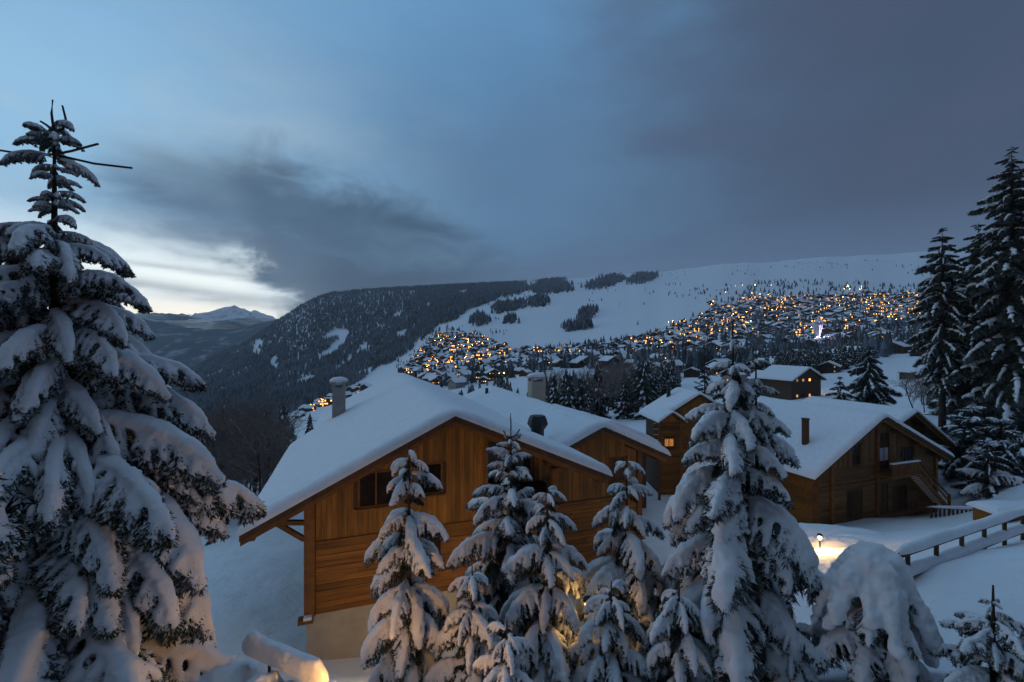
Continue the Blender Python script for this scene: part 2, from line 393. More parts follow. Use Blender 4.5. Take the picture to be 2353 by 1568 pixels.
sheet('far_hills', {-900: [900, 850, 800, 735, 800], 250: [900, 860, 800, 726, 800], 320: [900, 862, 800, 729, 800], 400: [890, 862, 790, 746, 800], 480: [880, 855, 785, 757, 800], 540: [860, 840, 780, 758, 800], 590: [850, 815, 770, 744, 800], 640: [840, 800, 760, 735, 800], 900: [840, 800, 760, 735, 800]}, yk, M['rockhill'], 'dark far hills across the valley with snowy fields below', namp=.0045, nf=26)
sheet('mountains', {-900: [800, 720, 800], 200: [800, 722, 800], 330: [800, 720, 800], 400: [800, 722, 800], 440: [800, 723, 800], 480: [800, 718, 800], 510: [800, 711, 800], 528: [800, 705, 800], 537: [800, 702, 800], 556: [800, 711, 800], 585: [800, 713, 800], 610: [800, 722, 800], 640: [800, 734, 800], 900: [800, 745, 800]}, [4900, 5500, 6000], M['peak'], 'far snowy peaks on the horizon at the left', nu=240, nv=40, namp=.0065, nf=52, seed=4.2)
# cloud lying in the far valley
def blob_mesh(name, m, c, rad, seed, sub=4, namp=.25, nf=2.5, k=(1, 1, 1)):
    bm = bmesh.new(); bmesh.ops.create_icosphere(bm, subdivisions=sub, radius=1)
    for v in bm.verts:
        q = 1 + namp * noise.fractal(Vector((v.co.x * nf * k[0], v.co.y * nf * k[1], v.co.z * nf * k[2] + seed)), 1.0, 2.0, 4)
        v.co = Vector((v.co.x * rad[0], v.co.y * rad[1], v.co.z * rad[2])) * q + Vector(c)
    for f in bm.faces: f.smooth = True
    me = bpy.data.meshes.new(name); bm.to_mesh(me); bm.free(); me.materials.append(m); return me
for i, (px, py, rx, rz) in enumerate([(330, 730, 900, 70), (470, 748, 1000, 75), (590, 743, 700, 80)]):
    link('valley_cloud', blob_mesh('valley_cloud', M['cloud'], at(px, py, 4800), (rx * .55, 90, rz * .6), i * 3.1, 4, .5, 3.5, (3, 1, 1)), kind='stuff',
         label='pale cloud lying in the far valley below the peaks')
# ------------------------------------------------------------------ chalets
WR = math.atan2(.329, .944)                   # direction of the gable fronts
def snow_sheet(xf0, xf1, y0, y1, zroof, th, seed, nx=70, ny=44, edge=.34, lump=.05, dips=()):
    """snow blanket on a roof: rounded edges, hollows; xf0/xf1 give the side edges for each y"""
    def dense(n):
        t = np.linspace(0, 1, n); return .5 - .5 * np.cos(np.pi * (.5 - .5 * np.cos(np.pi * t)) ** 1.0) if False else np.clip((t - .5) * (1 + 0) + .5, 0, 1)
    def spaced(a, b, n):
        t = np.linspace(-1, 1, n); s = np.sign(t) * (1 - (1 - np.abs(t)) ** 2.2); return a + (b - a) * (s + 1) / 2
    ty = spaced(0, 1, ny); tx = spaced(0, 1, nx)
    ks = np.unique(np.concatenate([ty, [.5]]))
    Y = y0 + (y1 - y0) * ks
    X0 = np.array([xf0(v) for v in Y]); X1 = np.array([xf1(v) for v in Y])
    XX = X0[:, None] + (X1 - X0)[:, None] * tx[None, :]; YY = Y[:, None].repeat(nx, 1)
    dxm = np.minimum(XX - X0[:, None], X1[:, None] - XX); dym = np.minimum(YY - y0, y1 - YY)
    d = np.minimum(dxm, dym); q = np.clip(d / edge, 0, 1)
    prof = np.sqrt(np.clip(1 - (1 - q) ** 2, 0, 1))
    nz = np.array([noise.fractal((a * .45, b * .45, seed), 1.0, 2.0, 3) for a, b in zip(XX.ravel(), YY.ravel())]).reshape(XX.shape)
    xs = np.where(np.abs(XX) < .5, (np.abs(XX) ** 2 + .25) / 1.0 - 0, np.abs(XX))     # soften the ridge
    zr = np.array([zroof(a) for a in XX.ravel()]).reshape(XX.shape)
    zs = np.array([zroof(math.copysign(math.sqrt(a * a + .12), a if a else 1)) for a in XX.ravel()]).reshape(XX.shape)
    nz2 = np.array([noise.fractal((a * 1.6, b * 1.6, seed + 9), 1.0, 2.0, 3) for a, b in zip(XX.ravel(), YY.ravel())]).reshape(XX.shape)
    H = th * prof * (1 + lump * 3.2 * nz + lump * 1.2 * nz2) + (zs - zr) * prof
    for (px, py, rx, ry, dep) in dips:
        H = H - dep * np.exp(-((XX - px) / rx) ** 2 - ((YY - py) / ry) ** 2) * prof
    top = np.stack([XX, YY, zr + np.maximum(H, 0.002)], 2).reshape(-1, 3)
    # bulge outward a little at the edge so the blanket overhangs the eave
    bot = np.stack([XX, YY, zr], 2).reshape(-1, 3)
    n = len(top); f = grid_faces(len(Y), nx)
    ring = list(range(nx)) + [r * nx + nx - 1 for r in range(1, len(Y))] + [(len(Y) - 1) * nx + c for c in range(nx - 2, -1, -1)] + [r * nx for r in range(len(Y) - 2, 0, -1)]
    rf = [(a + n, b + n, b, a) for a, b in zip(ring, ring[1:] + ring[:1])]
    return np_mesh('roof_snow', np.concatenate([top, bot]), [f, f[:, ::-1] + n, np.array(rf)], M['snow'], True)

class House:
    def __init__(s, name, label, cat, loc, rz, **k):
        s.o = empty(name, loc, rz, label=label, cat=cat, **k); s.loc = Vector(loc); s.rz = rz
    def part(s, name, mb, m, parent=None, smooth=False): return mb.build(name, m, parent or s.o, smooth)
    def roof(s, el, er, zl, za, zr, y0, y1, th, seed, elf=None, tiles=True, snow=True, edge=.34, dips=(), deck=.16):
        ef = elf or (lambda y: el)
        zf = lambda x: za + (zl - za) * (x / el) if x < 0 else za + (zr - za) * (x / er)
        s.zf = zf
        mb = MB(); n = 14; Y = np.linspace(y0, y1, n)
        if elf: Y = np.unique(np.concatenate([Y, [v for v in (s_jog - .02, s_jog + .02)]])) if (s_jog := getattr(s, 'jog', None)) else Y
        for a, b in zip(Y[:-1], Y[1:]):
            xa = max(ef(a + 1e-4), ef(b - 1e-4))
            for (p, q) in ((xa, 0.0), (0.0, er)):
                mb.hexa([(p, a, zf(p) - deck), (q, a, zf(q) - deck), (q, b, zf(q) - deck), (p, b, zf(p) - deck), (p, a, zf(p) - .004), (q, a, zf(q) - .004), (q, b, zf(q) - .004), (p, b, zf(p) - .004)])
        r = s.part('roof', mb, M['wood_dark'])
        # fascia boards and barge boards along the front gable
        for p, q in ((el, 0.0), (0.0, er)):
            for nm, yy, zt, zb, t in (('fascia', y0 - .05, .0, -.20, .05), ('barge_board', y0 + .10, -.17, -.40, .06)):
                f = MB(); f.hexa([(p, yy, zf(p) + zb), (q, yy, zf(q) + zb), (q, yy + t - .003, zf(q) + zb), (p, yy + t - .003, zf(p) + zb), (p, yy, zf(p) + zt), (q, yy, zf(q) + zt), (q, yy + t - .003, zf(q) + zt), (p, yy + t - .003, zf(p) + zt)])
                s.part(nm, f, M['wood_beam'] if nm == 'barge_board' else M['wood_dark'], r)
        if tiles:
            tm = None
            for p, q in ((el, 0.0), (0.0, er)):
                ln = math.hypot(q - p, zf(q) - zf(p)); k = max(4, int(ln / .30)); ang = math.atan2(zf(q) - zf(p), q - p)
                if tm is None:
                    b = MB(); b.box(-.14, .14, -.09, .25, -.012, .04); b.box(-.10, .10, -.11, -.09, -.03, .05); tm = b.mesh('roof_tile', M['tile'])
                for i in range(k):
                    x = p + (q - p) * (i + .5) / k
                    o = link('roof_tile', tm, r); o.location = (x, y0, zf(x) + .035 + random.uniform(-.012, .012)); o.rotation_euler = (0, -ang + random.uniform(-.03, .03), 0)
        if snow:
            me = snow_sheet(lambda y: ef(y) - .10, lambda y: er + .10, y0 - .13, y1 + .12, lambda x: zf(x) + .03, th, seed, edge=edge, dips=dips)
            link('roof_snow', me, s.o)
        return r
    def vboards(s, wall, x0, x1, zb, zt, y, w, m, holes=(), nm='plank', ny=-1):
        """vertical boards on a wall in the plane y (front faces -y)"""
        k = max(1, round((x1 - x0) / w)); w = (x1 - x0) / k
        for i in range(k):
            a = x0 + i * w + .005; b = a + w - .010
            segs = [(None, None)]
            for (hx0, hx1, hz0, hz1) in holes:
                if b > hx0 and a < hx1: segs = [(None, hz0), (hz1, None)]
            d = random.uniform(.022, .040)
            for (lo, hi) in segs:
                za, zb_ = (zt(a) if hi is None else hi), (zt(b) if hi is None else hi); l = zb if lo is None else lo
                if max(za, zb_) - l < .05: continue
                q = MB(); q.hexa([(a, y - d, l), (b, y - d, l), (b, y, l), (a, y, l), (a, y - d, max(za, l + .01)), (b, y - d, max(zb_, l + .01)), (b, y, max(zb_, l + .01)), (a, y, max(za, l + .01))])
                s.part(nm, q, m, wall)
    def hboards(s, wall, x0, x1, z0, z1, y, h, m, holes=(), nm='plank', clip=None):
        k = max(1, round((z1 - z0) / h)); h = (z1 - z0) / k
        for i in range(k):
            a = z0 + i * h + .006; b = a + h - .012
            xs = [(x0, x1)]
            if clip:
                lo, hi = clip(b); xs = [(max(x0, lo), min(x1, hi))]
            for (hx0, hx1, hz0, hz1) in holes:
                if b > hz0 and a < hz1:
                    nx = []
                    for p, q in xs: nx += [(p, min(q, hx0)), (max(p, hx1), q)]
                    xs = nx
            d = random.uniform(.022, .045)
            for p, q in xs:
                if q - p < .08: continue
                # two lengths butted at a random joint
                cuts = [p] + ([p + (q - p) * random.uniform(.3, .7)] if q - p > 3.0 else []) + [q]
                for c0, c1 in zip(cuts[:-1], cuts[1:]):
                    mb = MB(); mb.box(c0 + .003, c1 - .003, y - d, y, a, b); s.part(nm, mb, m, wall)
    def window(s, x0, x1, z0, z1, y, pane=None, bars=1, sill=True, deep=.06, fm=None):
        f = MB(); t = .075; fm = fm or M['wood_beam']
        f.box(x0, x0 + t, y - .055, y + deep, z0, z1); f.box(x1 - t, x1, y - .055, y + deep, z0, z1)
        f.box(x0 + t, x1 - t, y - .055, y + deep, z1 - t, z1); f.box(x0 + t, x1 - t, y - .055, y + deep, z0, z0 + t)
        for i in range(bars):
            c = x0 + (x1 - x0) * (i + 1) / (bars + 1); f.box(c - .03, c + .03, y - .03, y + deep - .01, z0 + t, z1 - t)
        w = s.part('window', f, fm)
        p = MB(); p.box(x0 + t - .01, x1 - t + .01, y + .0, y + .012, z0 + t - .01, z1 - t + .01); s.part('pane', p, pane or M['glass'], w)
        if sill:
            b = MB(); b.box(x0 - .08, x1 + .08, y - .13, y - .057, z0 - .07, z0 - .005); s.part('sill', b, fm, w)
        return w

# ---- the big chalet in front
C0 = Vector((-7.74, 17.0, -11.95))
ux, uy = Vector((.944, .329, 0)), Vector((-.329, .944, 0))
h = House('chalet', 'big wooden chalet with snow covered roof, rendered chimney and board gable behind the young spruces', 'chalet', tuple(C0 + ux * 5.43), WR, group='chalets below the snowy bank')
XL, XR = -5.43, 4.95
h.jog = 11.3
elf = lambda y: -7.32 if y < 11.3 else -6.1
zt_plane = lambda x: h.zf(x) - .165
r = h.roof(-7.32, 6.86, 5.42, 9.03, 6.05, -1.2, 20.4, .40, 2.2, elf=elf, edge=.36, dips=((-3.7, 9.3, .5, .9, .10), (-3.4, 5.9, .35, .8, .09), (-3.3, 11.8, .4, .9, .08)))
Z_B, Z_V = 1.65, 4.42
fw = MB(); fw.box(XL + .02, XR - .02, .03, .25, Z_B, 5.2)
x = XL + .02
for a, b in ((XL + .02, -.0), (0.0, 1.62)):
    fw.hexa([(a, .03, 5.2), (b, .03, 5.2), (b, .25, 5.2), (a, .25, 5.2), (a, .03, zt_plane(a) - .02), (b, .03, zt_plane(b) - .02), (b, .25, zt_plane(b) - .02), (a, .25, zt_plane(a) - .02)])
fw.hexa([(1.62, 1.8, 5.2), (XR, 1.8, 5.2), (XR, 2.0, 5.2), (1.62, 2.0, 5.2), (1.62, 1.8, zt_plane(1.62) - .02), (XR, 1.8, zt_plane(XR) - .02), (XR, 2.0, zt_plane(XR) - .02), (1.62, 2.0, zt_plane(1.62) - .02)])
fw.hexa([(1.45, .25, 4.4), (1.62, .25, 4.4), (1.62, 1.8, 4.4), (1.45, 1.8, 4.4), (1.45, .25, zt_plane(1.45) - .02), (1.62, .25, zt_plane(1.62) - .02), (1.62, 1.8, zt_plane(1.62) - .02), (1.45, 1.8, zt_plane(1.45) - .02)])
fw.box(1.62, XR - .02, .25, 1.8, 5.0, 5.2)
wall = h.part('wall', fw, M['wood_dark'])
H1 = (-3.55, -2.2, 5.45, 6.87); H2 = (-1.2, -.25, 5.7, 7.0); H3 = (-.95, -.25, 2.95, 4.0)
h.vboards(wall, XL + .38, 1.62, Z_V, lambda x: zt_plane(x) - .03, .03, .19, M['wood'], holes=(H1, H2))
h.hboards(wall, XL + .38, XR - .3, Z_B, Z_V - .12, .03, .215, M['wood_h'], holes=(H3,))
b = MB(); b.box(XL + .36, XR - .28, -.05, .03, Z_V - .115, Z_V - .005); h.part('band_board', b, M['wood_beam'], wall)
# parapet of the recessed balcony and the boards at its back
h.hboards(wall, 1.70, XR - .3, Z_V, 5.15, .03, .19, M['wood_h'])
h.vboards(wall, 1.66, XR - .02, 5.2, lambda x: zt_plane(x) - .03, 1.8, .2, M['wood'], holes=((2.0, 3.0, 5.3, 7.2), (3.4, 4.4, 5.3, 6.9)))
h.window(2.0, 3.0, 5.25, 7.2, 1.78, bars=1, sill=False); h.window(3.4, 4.4, 5.25, 6.9, 1.78, bars=1, sill=False)
h.window(*H1[:2], *H1[2:], .03, bars=1); h.window(*H2[:2], *H2[2:], .03, bars=0); h.window(*H3[:2], *H3[2:], .03, bars=0)
# corner posts
for a, b in ((XL - .02, XL + .36), (XR - .3, XR + .02)):
    q = MB(); q.box(a, b, -.10, .30, Z_B + .002, (zt_plane(a) if a < 0 else 6.3) - .03); h.part('corner_post', q, M['wood_beam'])
q = MB(); q.box(1.50, 1.68, -.06, .02, Z_V, zt_plane(1.6) - .04); h.part('corner_post', q, M['wood_beam'])
# side and back walls
q = MB(); q.box(XL, XL + .2, .31, 20.0, Z_B, zt_plane(XL) - .05); h.part('side_wall', q, M['wood_h'])
q = MB(); q.box(XR - .2, XR, 2.01, 20.0, Z_B, zt_plane(XR) - .05); h.part('side_wall', q, M['wood_h'])
q = MB()
for a, b in ((XL, 0.0), (0.0, XR)):
    q.hexa([(a, 19.8, Z_B), (b, 19.8, Z_B), (b, 20.0, Z_B), (a, 20.0, Z_B), (a, 19.8, zt_plane(a) - .05), (b, 19.8, zt_plane(b) - .05), (b, 20.0, zt_plane(b) - .05), (a, 20.0, zt_plane(a) - .05)])
h.part('back_wall', q, M['wood_h'])
q = MB(); q.box(XL + .06, XR - .06, .06, 19.9, -2.5, Z_B - .003); h.part('foundation', q, M['plaster'])
q = MB(); q.box(XL - .22, XL + .3, -.26, .1, Z_B - .16, Z_B - .006); h.part('sill_beam', q, M['wood_beam'])
q = MB(); q.box(XL - .02, XL + .26, -.30, -.0, Z_B - .005, Z_B + .10); link('snow_cap', q.mesh('snow_cap', M['snow']), h.o)
# purlins with brackets under the overhang
for x in (-7.0, -5.2, -2.7, 0.0, 2.6, 5.0, 6.55):
    q = MB(); q.box(x - .11, x + .11, -1.05, .02 if x < 1.6 else 1.8, zt_plane(x) - .28, zt_plane(x) - .03 - .11 * .5); h.part('purlin', q, M['wood_beam'])
for (a, b) in (((XL, -.02, 4.55), (-6.55, -.02, 5.42)), ((XL, -.02, 5.18), (-6.75, -.02, 5.36))):
    q = MB(); q.bar(a, b, .16, .18, up=(0, 1, 0)); h.part('bracket', q, M['wood_beam'])
for (a, b) in (((XL, 5.0, 4.55), (-6.55, 5.0, 5.42)), ((XL, 10.0, 4.55), (-6.55, 10.0, 5.42))):
    q = MB(); q.bar(a, b, .16, .18, up=(0, 1, 0)); h.part('bracket', q, M['wood_beam'])
# rafters visible under the left eave
for i in range(14):
    yy = -.6 + i * .85
    q = MB(); q.hexa([(-7.2, yy - .05, h.zf(-7.2) - .30), (-5.3, yy - .05, h.zf(-5.3) - .30), (-5.3, yy + .05, h.zf(-5.3) - .30), (-7.2, yy + .05, h.zf(-7.2) - .30),
                      (-7.2, yy - .05, h.zf(-7.2) - .165), (-5.3, yy - .05, h.zf(-5.3) - .165), (-5.3, yy + .05, h.zf(-5.3) - .165), (-7.2, yy + .05, h.zf(-7.2) - .165)])
    h.part('rafter', q, M['wood_beam'], r)
def rect_chimney(h, x, y, w, d, ztop, zbase, m, capm=None, holes=True):
    q = MB(); q.box(x - w / 2, x + w / 2, y - d / 2, y + d / 2, zbase, ztop - .34); c = h.part('chimney', q, m)
    q = MB()
    for sx in (-1, 1):
        for sy in (-1, 1): q.box(x + sx * (w / 2 - .09) - .09, x + sx * (w / 2 - .09) + .09, y + sy * (d / 2 - .09) - .09, y + sy * (d / 2 - .09) + .09, ztop - .34, ztop - .08)
    h.part('cap_post', q, m, c)
    q = MB(); q.box(x - w / 2 + .05, x + w / 2 - .05, y - d / 2 + .05, y + d / 2 - .05, ztop - .338, ztop - .30); h.part('flue', q, M['black_metal'], c)
    q = MB(); q.box(x - w / 2 - .12, x + w / 2 + .12, y - d / 2 - .12, y + d / 2 + .12, ztop - .08, ztop); h.part('cap_slab', q, m, c)
    link('cap_snow', blob_mesh('cap_snow', M['snow'], (x, y, ztop + .07), (w / 2 + .16, d / 2 + .16, .26), x, 3, .08, 2.0), c)
    return c
rect_chimney(h, -4.6, 13.1, .80, .72, 9.3, 6.2, M['concrete'])
for (x, y) in ((1.2, 20.0), (3.4, 20.2)):
    q = MB(); q.tube([(x, y, h.zf(x) + .3), (x, y, h.zf(x) + .95)], .13, 8); h.part('vent_pipe', q, M['black_metal'])
# black hexagonal cowl on the right slope
def cowl(h, x, y, z, s):
    q = MB(); q.tube([(x, y, z), (x, y, z + .55 * s), (x, y, z + .78 * s), (x, y, z + 1.0 * s), (x, y, z + 1.12 * s)], [.26 * s, .26 * s, .42 * s, .36 * s, .30 * s], 6)
    return h.part('chimney_cowl', q, M['black_metal'])

cowl(h, 5.2, 3.0, 6.7, 1.28)
# ---- the chalet joined behind it on the right
def place(px, py, Y): return Vector(at(px, py, Y))
A2 = Vector((4.63, 23.2, 0)) + uy * 1.2 
h2 = House('chalet', 'wooden chalet with a second snowy gable and black roof cowl, right behind the big chalet', 'chalet', (A2.x, A2.y, -12.3), WR, group='chalets below the snowy bank')
r2 = h2.roof(-3.2, 4.0, 6.54, 7.93, 6.13, -1.2, 19.4, .40, 5.5, edge=.34)
zp2 = lambda x: h2.zf(x) - .165
fw = MB(); X2L, X2R = -3.1, 3.1
for a, b in ((X2L, 0.0), (0.0, X2R)):
    fw.hexa([(a, .03, -2.5), (b, .03, -2.5), (b, .25, -2.5), (a, .25, -2.5), (a, .03, zp2(a) - .02), (b, .03, zp2(b) - .02), (b, .25, zp2(b) - .02), (a, .25, zp2(a) - .02)])
w2 = h2.part('wall', fw, M['wood_dark'])
h2.vboards(w2, X2L, X2R - .25, 3.9, lambda x: zp2(x) - .03, .03, .2, M['wood'], holes=((1.1, 2.1, 4.6, 6.0), (-2.9, -2.3, 4.5, 5.4)))
h2.hboards(w2, X2L, X2R - .25, 0.2, 3.8, .03, .22, M['wood_h'])
h2.window(1.1, 2.1, 4.6, 6.0, .03, bars=1); h2.window(-2.9, -2.3, 4.5, 5.4, .03, bars=0)
q = MB(); q.box(X2R - .25, X2R + .05, -.08, .26, 0, zp2(X2R) - .03); h2.part('corner_post', q, M['wood_beam'])
q = MB(); q.box(X2R - .2, X2R, .27, 19.0, -2.5, zp2(X2R) - .03); h2.part('side_wall', q, M['wood_h'])
for x in (-2.4, 0.0, 2.2, 3.6):
    q = MB(); q.box(x - .1, x + .1, -1.05, .02, zp2(x) - .26, zp2(x) - .08); h2.part('purlin', q, M['wood_beam'])

# pale chimney behind the ridge, with its snowy slab
rect_chimney(h2, 1.6, 11.6, 1.15, .9, 9.5, 6.0, M['plaster'])
q = MB(); q.tube([(-1.2, 16.0, h2.zf(-1.2) + .2), (-1.2, 16.0, h2.zf(-1.2) + .85)], .14, 8); h2.part('vent_pipe', q, M['black_metal'])

# ---- low roof behind
p = place(1391, 985, 36)
h3 = House('chalet', 'low snow covered roof with a short black pipe, between joined chalet and log cabin', 'chalet', (p.x, p.y, -13), WR + .05, group='chalets below the snowy bank')
zt3 = p.z + 13
h3.roof(-3.5, 4.6, zt3 - 1.2, zt3 + .55, zt3 - 1.6, -.9, 9, .40, 8.8, tiles=False)
q = MB(); q.hexa([(-3, .03, -2), (0, .03, -2), (0, 8.8, -2), (-3, 8.8, -2), (-3, .03, zt3 - 1.3), (0, .03, zt3 + .2), (0, 8.8, zt3 + .2), (-3, 8.8, zt3 - 1.3)])
q.hexa([(0, .03, -2), (4, .03, -2), (4, 8.8, -2), (0, 8.8, -2), (0, .03, zt3 + .2), (4, .03, zt3 - 1.6), (4, 8.8, zt3 - 1.6), (0, 8.8, zt3 + .2)])
w3 = h3.part('wall', q, M['wood_dark'])
q = MB(); q.tube([(.2, 2.2, zt3 + .5), (.2, 2.2, zt3 + 1.75)], .14, 8); h3.part('vent_pipe', q, M['black_metal'])

# ---- log cabin with a lit window
h4 = House('log_cabin', 'small log cabin with projecting log ends, black stove pipe and one lit window', 'cabin', (16.48, 40.7, -13.2), .044, group='chalets below the snowy bank')
h4.roof(-3.85, 3.85, 6.15, 8.55, 6.15, -.7, 3.9, .36, 3.9, tiles=False)
zp4 = lambda x: h4.zf(x) - .165
q = MB()
for a, b in ((-3.3, 0.0), (0.0, 3.3)):
    q.hexa([(a, .03, -2), (b, .03, -2), (b, 3.7, -2), (a, 3.7, -2), (a, .03, zp4(a) - .02), (b, .03, zp4(b) - .02), (b, 3.7, zp4(b) - .02), (a, 3.7, zp4(a) - .02)])
w4 = h4.part('wall', q, M['wood_dark'])
h4.hboards(w4, -3.3, 3.3, -.5, 5.9, .03, .24, M['wood_h'], holes=((-2.95, -2.0, 3.75, 4.55),))
h4.vboards(w4, -3.2, 3.2, 5.95, lambda x: zp4(x) - .03, .03, .22, M['wood'])
# little gabled porch with its own snow cap
PX, PZ = -2.85, 7.15
q = MB()
for sg in (-1, 1):
    q.add([(PX, -1.75, PZ - .14), (PX + sg * 1.2, -1.75, PZ - 1.0), (PX + sg * 1.2, .4, PZ - 1.0), (PX, .4, PZ - .14), (PX, -1.75, PZ - .005), (PX + sg * 1.2, -1.75, PZ - .865), (PX + sg * 1.2, .4, PZ - .865), (PX, .4, PZ - .005)], BOXF if sg > 0 else BOXF[:, ::-1])
po = h4.part('porch_roof', q, M['wood_beam'])
link('porch_snow', snow_sheet(lambda y: -1.28, lambda y: 1.28, -1.85, .5, lambda x: -abs(x) * .717, .30, 3.3, nx=30, ny=20, edge=.25), po).location = (PX, 0, PZ + .01)
q = MB(); q.add([(PX - 1.0, -1.2, PZ - 1.0), (PX + 1.0, -1.2, PZ - 1.0), (PX, -1.2, PZ - .2), (PX - 1.0, -1.1, PZ - 1.0), (PX + 1.0, -1.1, PZ - 1.0), (PX, -1.1, PZ - .2)], np.array([(0, 1, 2), (4, 3, 5)])); h4.part('porch_gable', q, M['wood'])
for sx in (-.95, .95):
    q = MB(); q.box(PX + sx - .09, PX + sx + .09, -1.3, -1.1, -1, PZ - 1.0); h4.part('porch_post', q, M['wood_beam'])
q = MB(); q.box(PX - 1.0, PX + 1.0, -1.28, -1.12, PZ - 1.15, PZ - 1.0); h4.part('porch_beam', q, M['wood_beam'])
for i in range(12):
    zq = 5.7 - i * .24
    q = MB(); q.tube([(-3.85, .12 + (i % 2) * .05, zq), (-3.28, .12 + (i % 2) * .05, zq)], .10, 6); h4.part('log_end', q, M['wood_beam'])
    if i % 2 == 0:
        q = MB(); q.box(-3.8, -3.35, .03, .22, zq + .10, zq + .15); h4.part('ledge_snow', q, M['snow'])
h4.window(-2.95, -2.0, 3.75, 4.55, .03, pane=M['lit'], bars=1, sill=False)
q = MB(); q.tube([(-1.5, 2.6, 7.4), (-1.5, 2.6, 9.35)], .20, 8); h4.part('stove_pipe', q, M['black_metal'])

# ---- the chalet on the right
A5 = Vector((22.07, 33.0, 0)) + ux * 5.71
h5 = House('chalet', 'dark wooden chalet with outside stairs, balcony and brown flue pipe, below the pines', 'chalet', (A5.x, A5.y, -13.6), WR, group='chalets below the snowy bank')
r5 = h5.roof(-7.24, 8.0, 4.05, 8.0, 4.30, -1.0, 12.5, .38, 12.2, edge=.34)
zp5 = lambda x: h5.zf(x) - .165
XL, XR = -5.71, 7.9
q = MB()
for a, b in ((XL, 0.0), (0.0, XR)):
    q.hexa([(a, .03, -1.5), (b, .03, -1.5), (b, .25, -1.5), (a, .25, -1.5), (a, .03, zp5(a) - .02), (b, .03, zp5(b) - .02), (b, .25, zp5(b) - .02), (a, .25, zp5(a) - .02)])
w5 = h5.part('wall', q, M['wood_dark'])
ho = ((-2.1, -1.1, 4.2, 5.9), (-2.6, -.9, .3, 2.3), (.95, 2.15, 3.6, 6.5), (3.6, 5.0, 3.9, 5.2), (1.2, 2.0, .2, 2.4), (2.5, 4.3, .2, 2.2))
def clip5(z):
    lo = -7.24 * (8.0 - .2 - z) / (8.0 - 4.05); hi = 8.0 * (8.0 - .2 - z) / (8.0 - 4.30); return lo, hi
h5.hboards(w5, XL + .35, XR - .3, -.4, 2.75, .03, .24, M['wood_grey'], holes=ho)
h5.hboards(w5, XL + .35, XR - .3, 2.95, 4.3, .03, .24, M['wood_grey'], holes=ho, clip=clip5)
h5.vboards(w5, -5.0, 6.6, 4.3, lambda x: zp5(x) - .03, .03, .24, M['wood_grey_v'], holes=(ho[0], ho[2], ho[3]))
for (a, b, c, d), pn, bars in zip(ho, (M['glass'], M['glass'], M['glass'], M['glass'], M['curtain'], M['glass']), (1, 2, 1, 2, 0, 2)):
    h5.window(a, b, c, d, .03, pane=pn, bars=bars, sill=False, fm=M['wood_dark'])
q = MB(); q.box(1.05, 2.05, .02, .028, 4.3, 5.3); h5.part('curtain', q, M['curtain'])
for (a, b) in ((-2.45, -2.12), (-1.08, -.75)):
    q = MB(); q.box(a, b, -.06, -.02, 4.2, 5.9); h5.part('shutter', q, M['wood_beam'])
for a in (XL - .02, -4.35, .55, XR - .3):
    q = MB(); q.box(a, a + .3, -.14, .28, -.6, min(zp5(a), zp5(a + .3)) - .03); h5.part('corner_post', q, M['wood_beam'])
b = MB(); b.box(XL + .3, XR - .3, -.08, .03, 2.78, 2.92); h5.part('band_board', b, M['wood_beam'], w5)
q = MB(); q.box(XL, XL + .2, .29, 12.2, -1.5, zp5(XL) - .05); sw5 = h5.part('side_wall', q, M['wood_h'])
for i in range(14):
    q = MB(); q.box(XL - random.uniform(.02, .04), XL, .3, 12.1, .3 + i * .24, .3 + i * .24 + .22); h5.part('plank', q, M['wood_h'], sw5)
q = MB(); q.box(XR - .2, XR, .29, 12.2, -1.5, zp5(XR) - .05); h5.part('side_wall', q, M['wood_grey'])
for x in (-6.9, -4.6, -2.3, 0.0, 2.5, 5.0, 7.4):
    q = MB(); q.box(x - .12, x + .12, -.85, .02, zp5(x) - .3, zp5(x) - .09); h5.part('purlin', q, M['wood_beam'])
for x in (-6.4,):
    q = MB(); q.bar((XL, -.02, 3.1), (x, -.02, 4.0), .15, .15, up=(0, 1, 0)); h5.part('bracket', q, M['wood_beam'])
q = MB(); q.tube([(-4.75, 1.6, h5.zf(-4.75)), (-4.75, 1.6, h5.zf(-4.75) + 2.2)], .25, 10); q.tube([(-4.75, 1.6, h5.zf(-4.75) + 2.2), (-4.75, 1.6, h5.zf(-4.75) + 2.28)], .29, 10); h5.part('flue_pipe', q, M['wood_dark'])
# balcony and stairs
q = MB(); q.box(.2, 3.4, -1.35, -.15, 3.35, 3.5); bal = h5.part('balcony', q, M['wood_beam'])
for x in np.arange(.3, 3.4, .2):
    q = MB(); q.box(x, x + .11, -1.33, -1.29, 3.5, 4.35); h5.part('baluster', q, M['wood_beam'], bal)
q = MB(); q.box(.2, 3.4, -1.36, -1.26, 4.35, 4.45); h5.part('handrail', q, M['wood_beam'], bal)
q = MB(); q.box(.2, 3.4, -1.42, -1.2, 4.45, 4.52); h5.part('rail_snow', q, M['snow'], bal)
q = MB(); q.bar((3.4, -1.3, 3.4), (7.0, -1.3, .4), .08, .28); q.bar((3.4, -.3, 3.4), (7.0, -.3, .4), .08, .28); st = h5.part('stairs', q, M['wood_beam'])
for i in range(14):
    t = (i + .5) / 14; x = 3.4 + 3.6 * t; z = 3.45 - 3.0 * t
    q = MB(); q.box(x - .15, x + .15, -1.26, -.34, z, z + .05); h5.part('tread', q, M['wood_beam'], st)
    q = MB(); q.box(x - .14, x + .14, -1.25, -.35, z + .05, z + .12); h5.part('tread_snow', q, M['snow'], st)
q = MB(); q.bar((3.4, -1.3, 4.4), (7.0, -1.3, 1.4), .09, .1); h5.part('handrail', q, M['wood_beam'], st)
q = MB(); q.bar((3.4, -1.3, 4.0), (7.0, -1.3, 1.0), .05, .16); h5.part('handrail', q, M['wood_beam'], st)
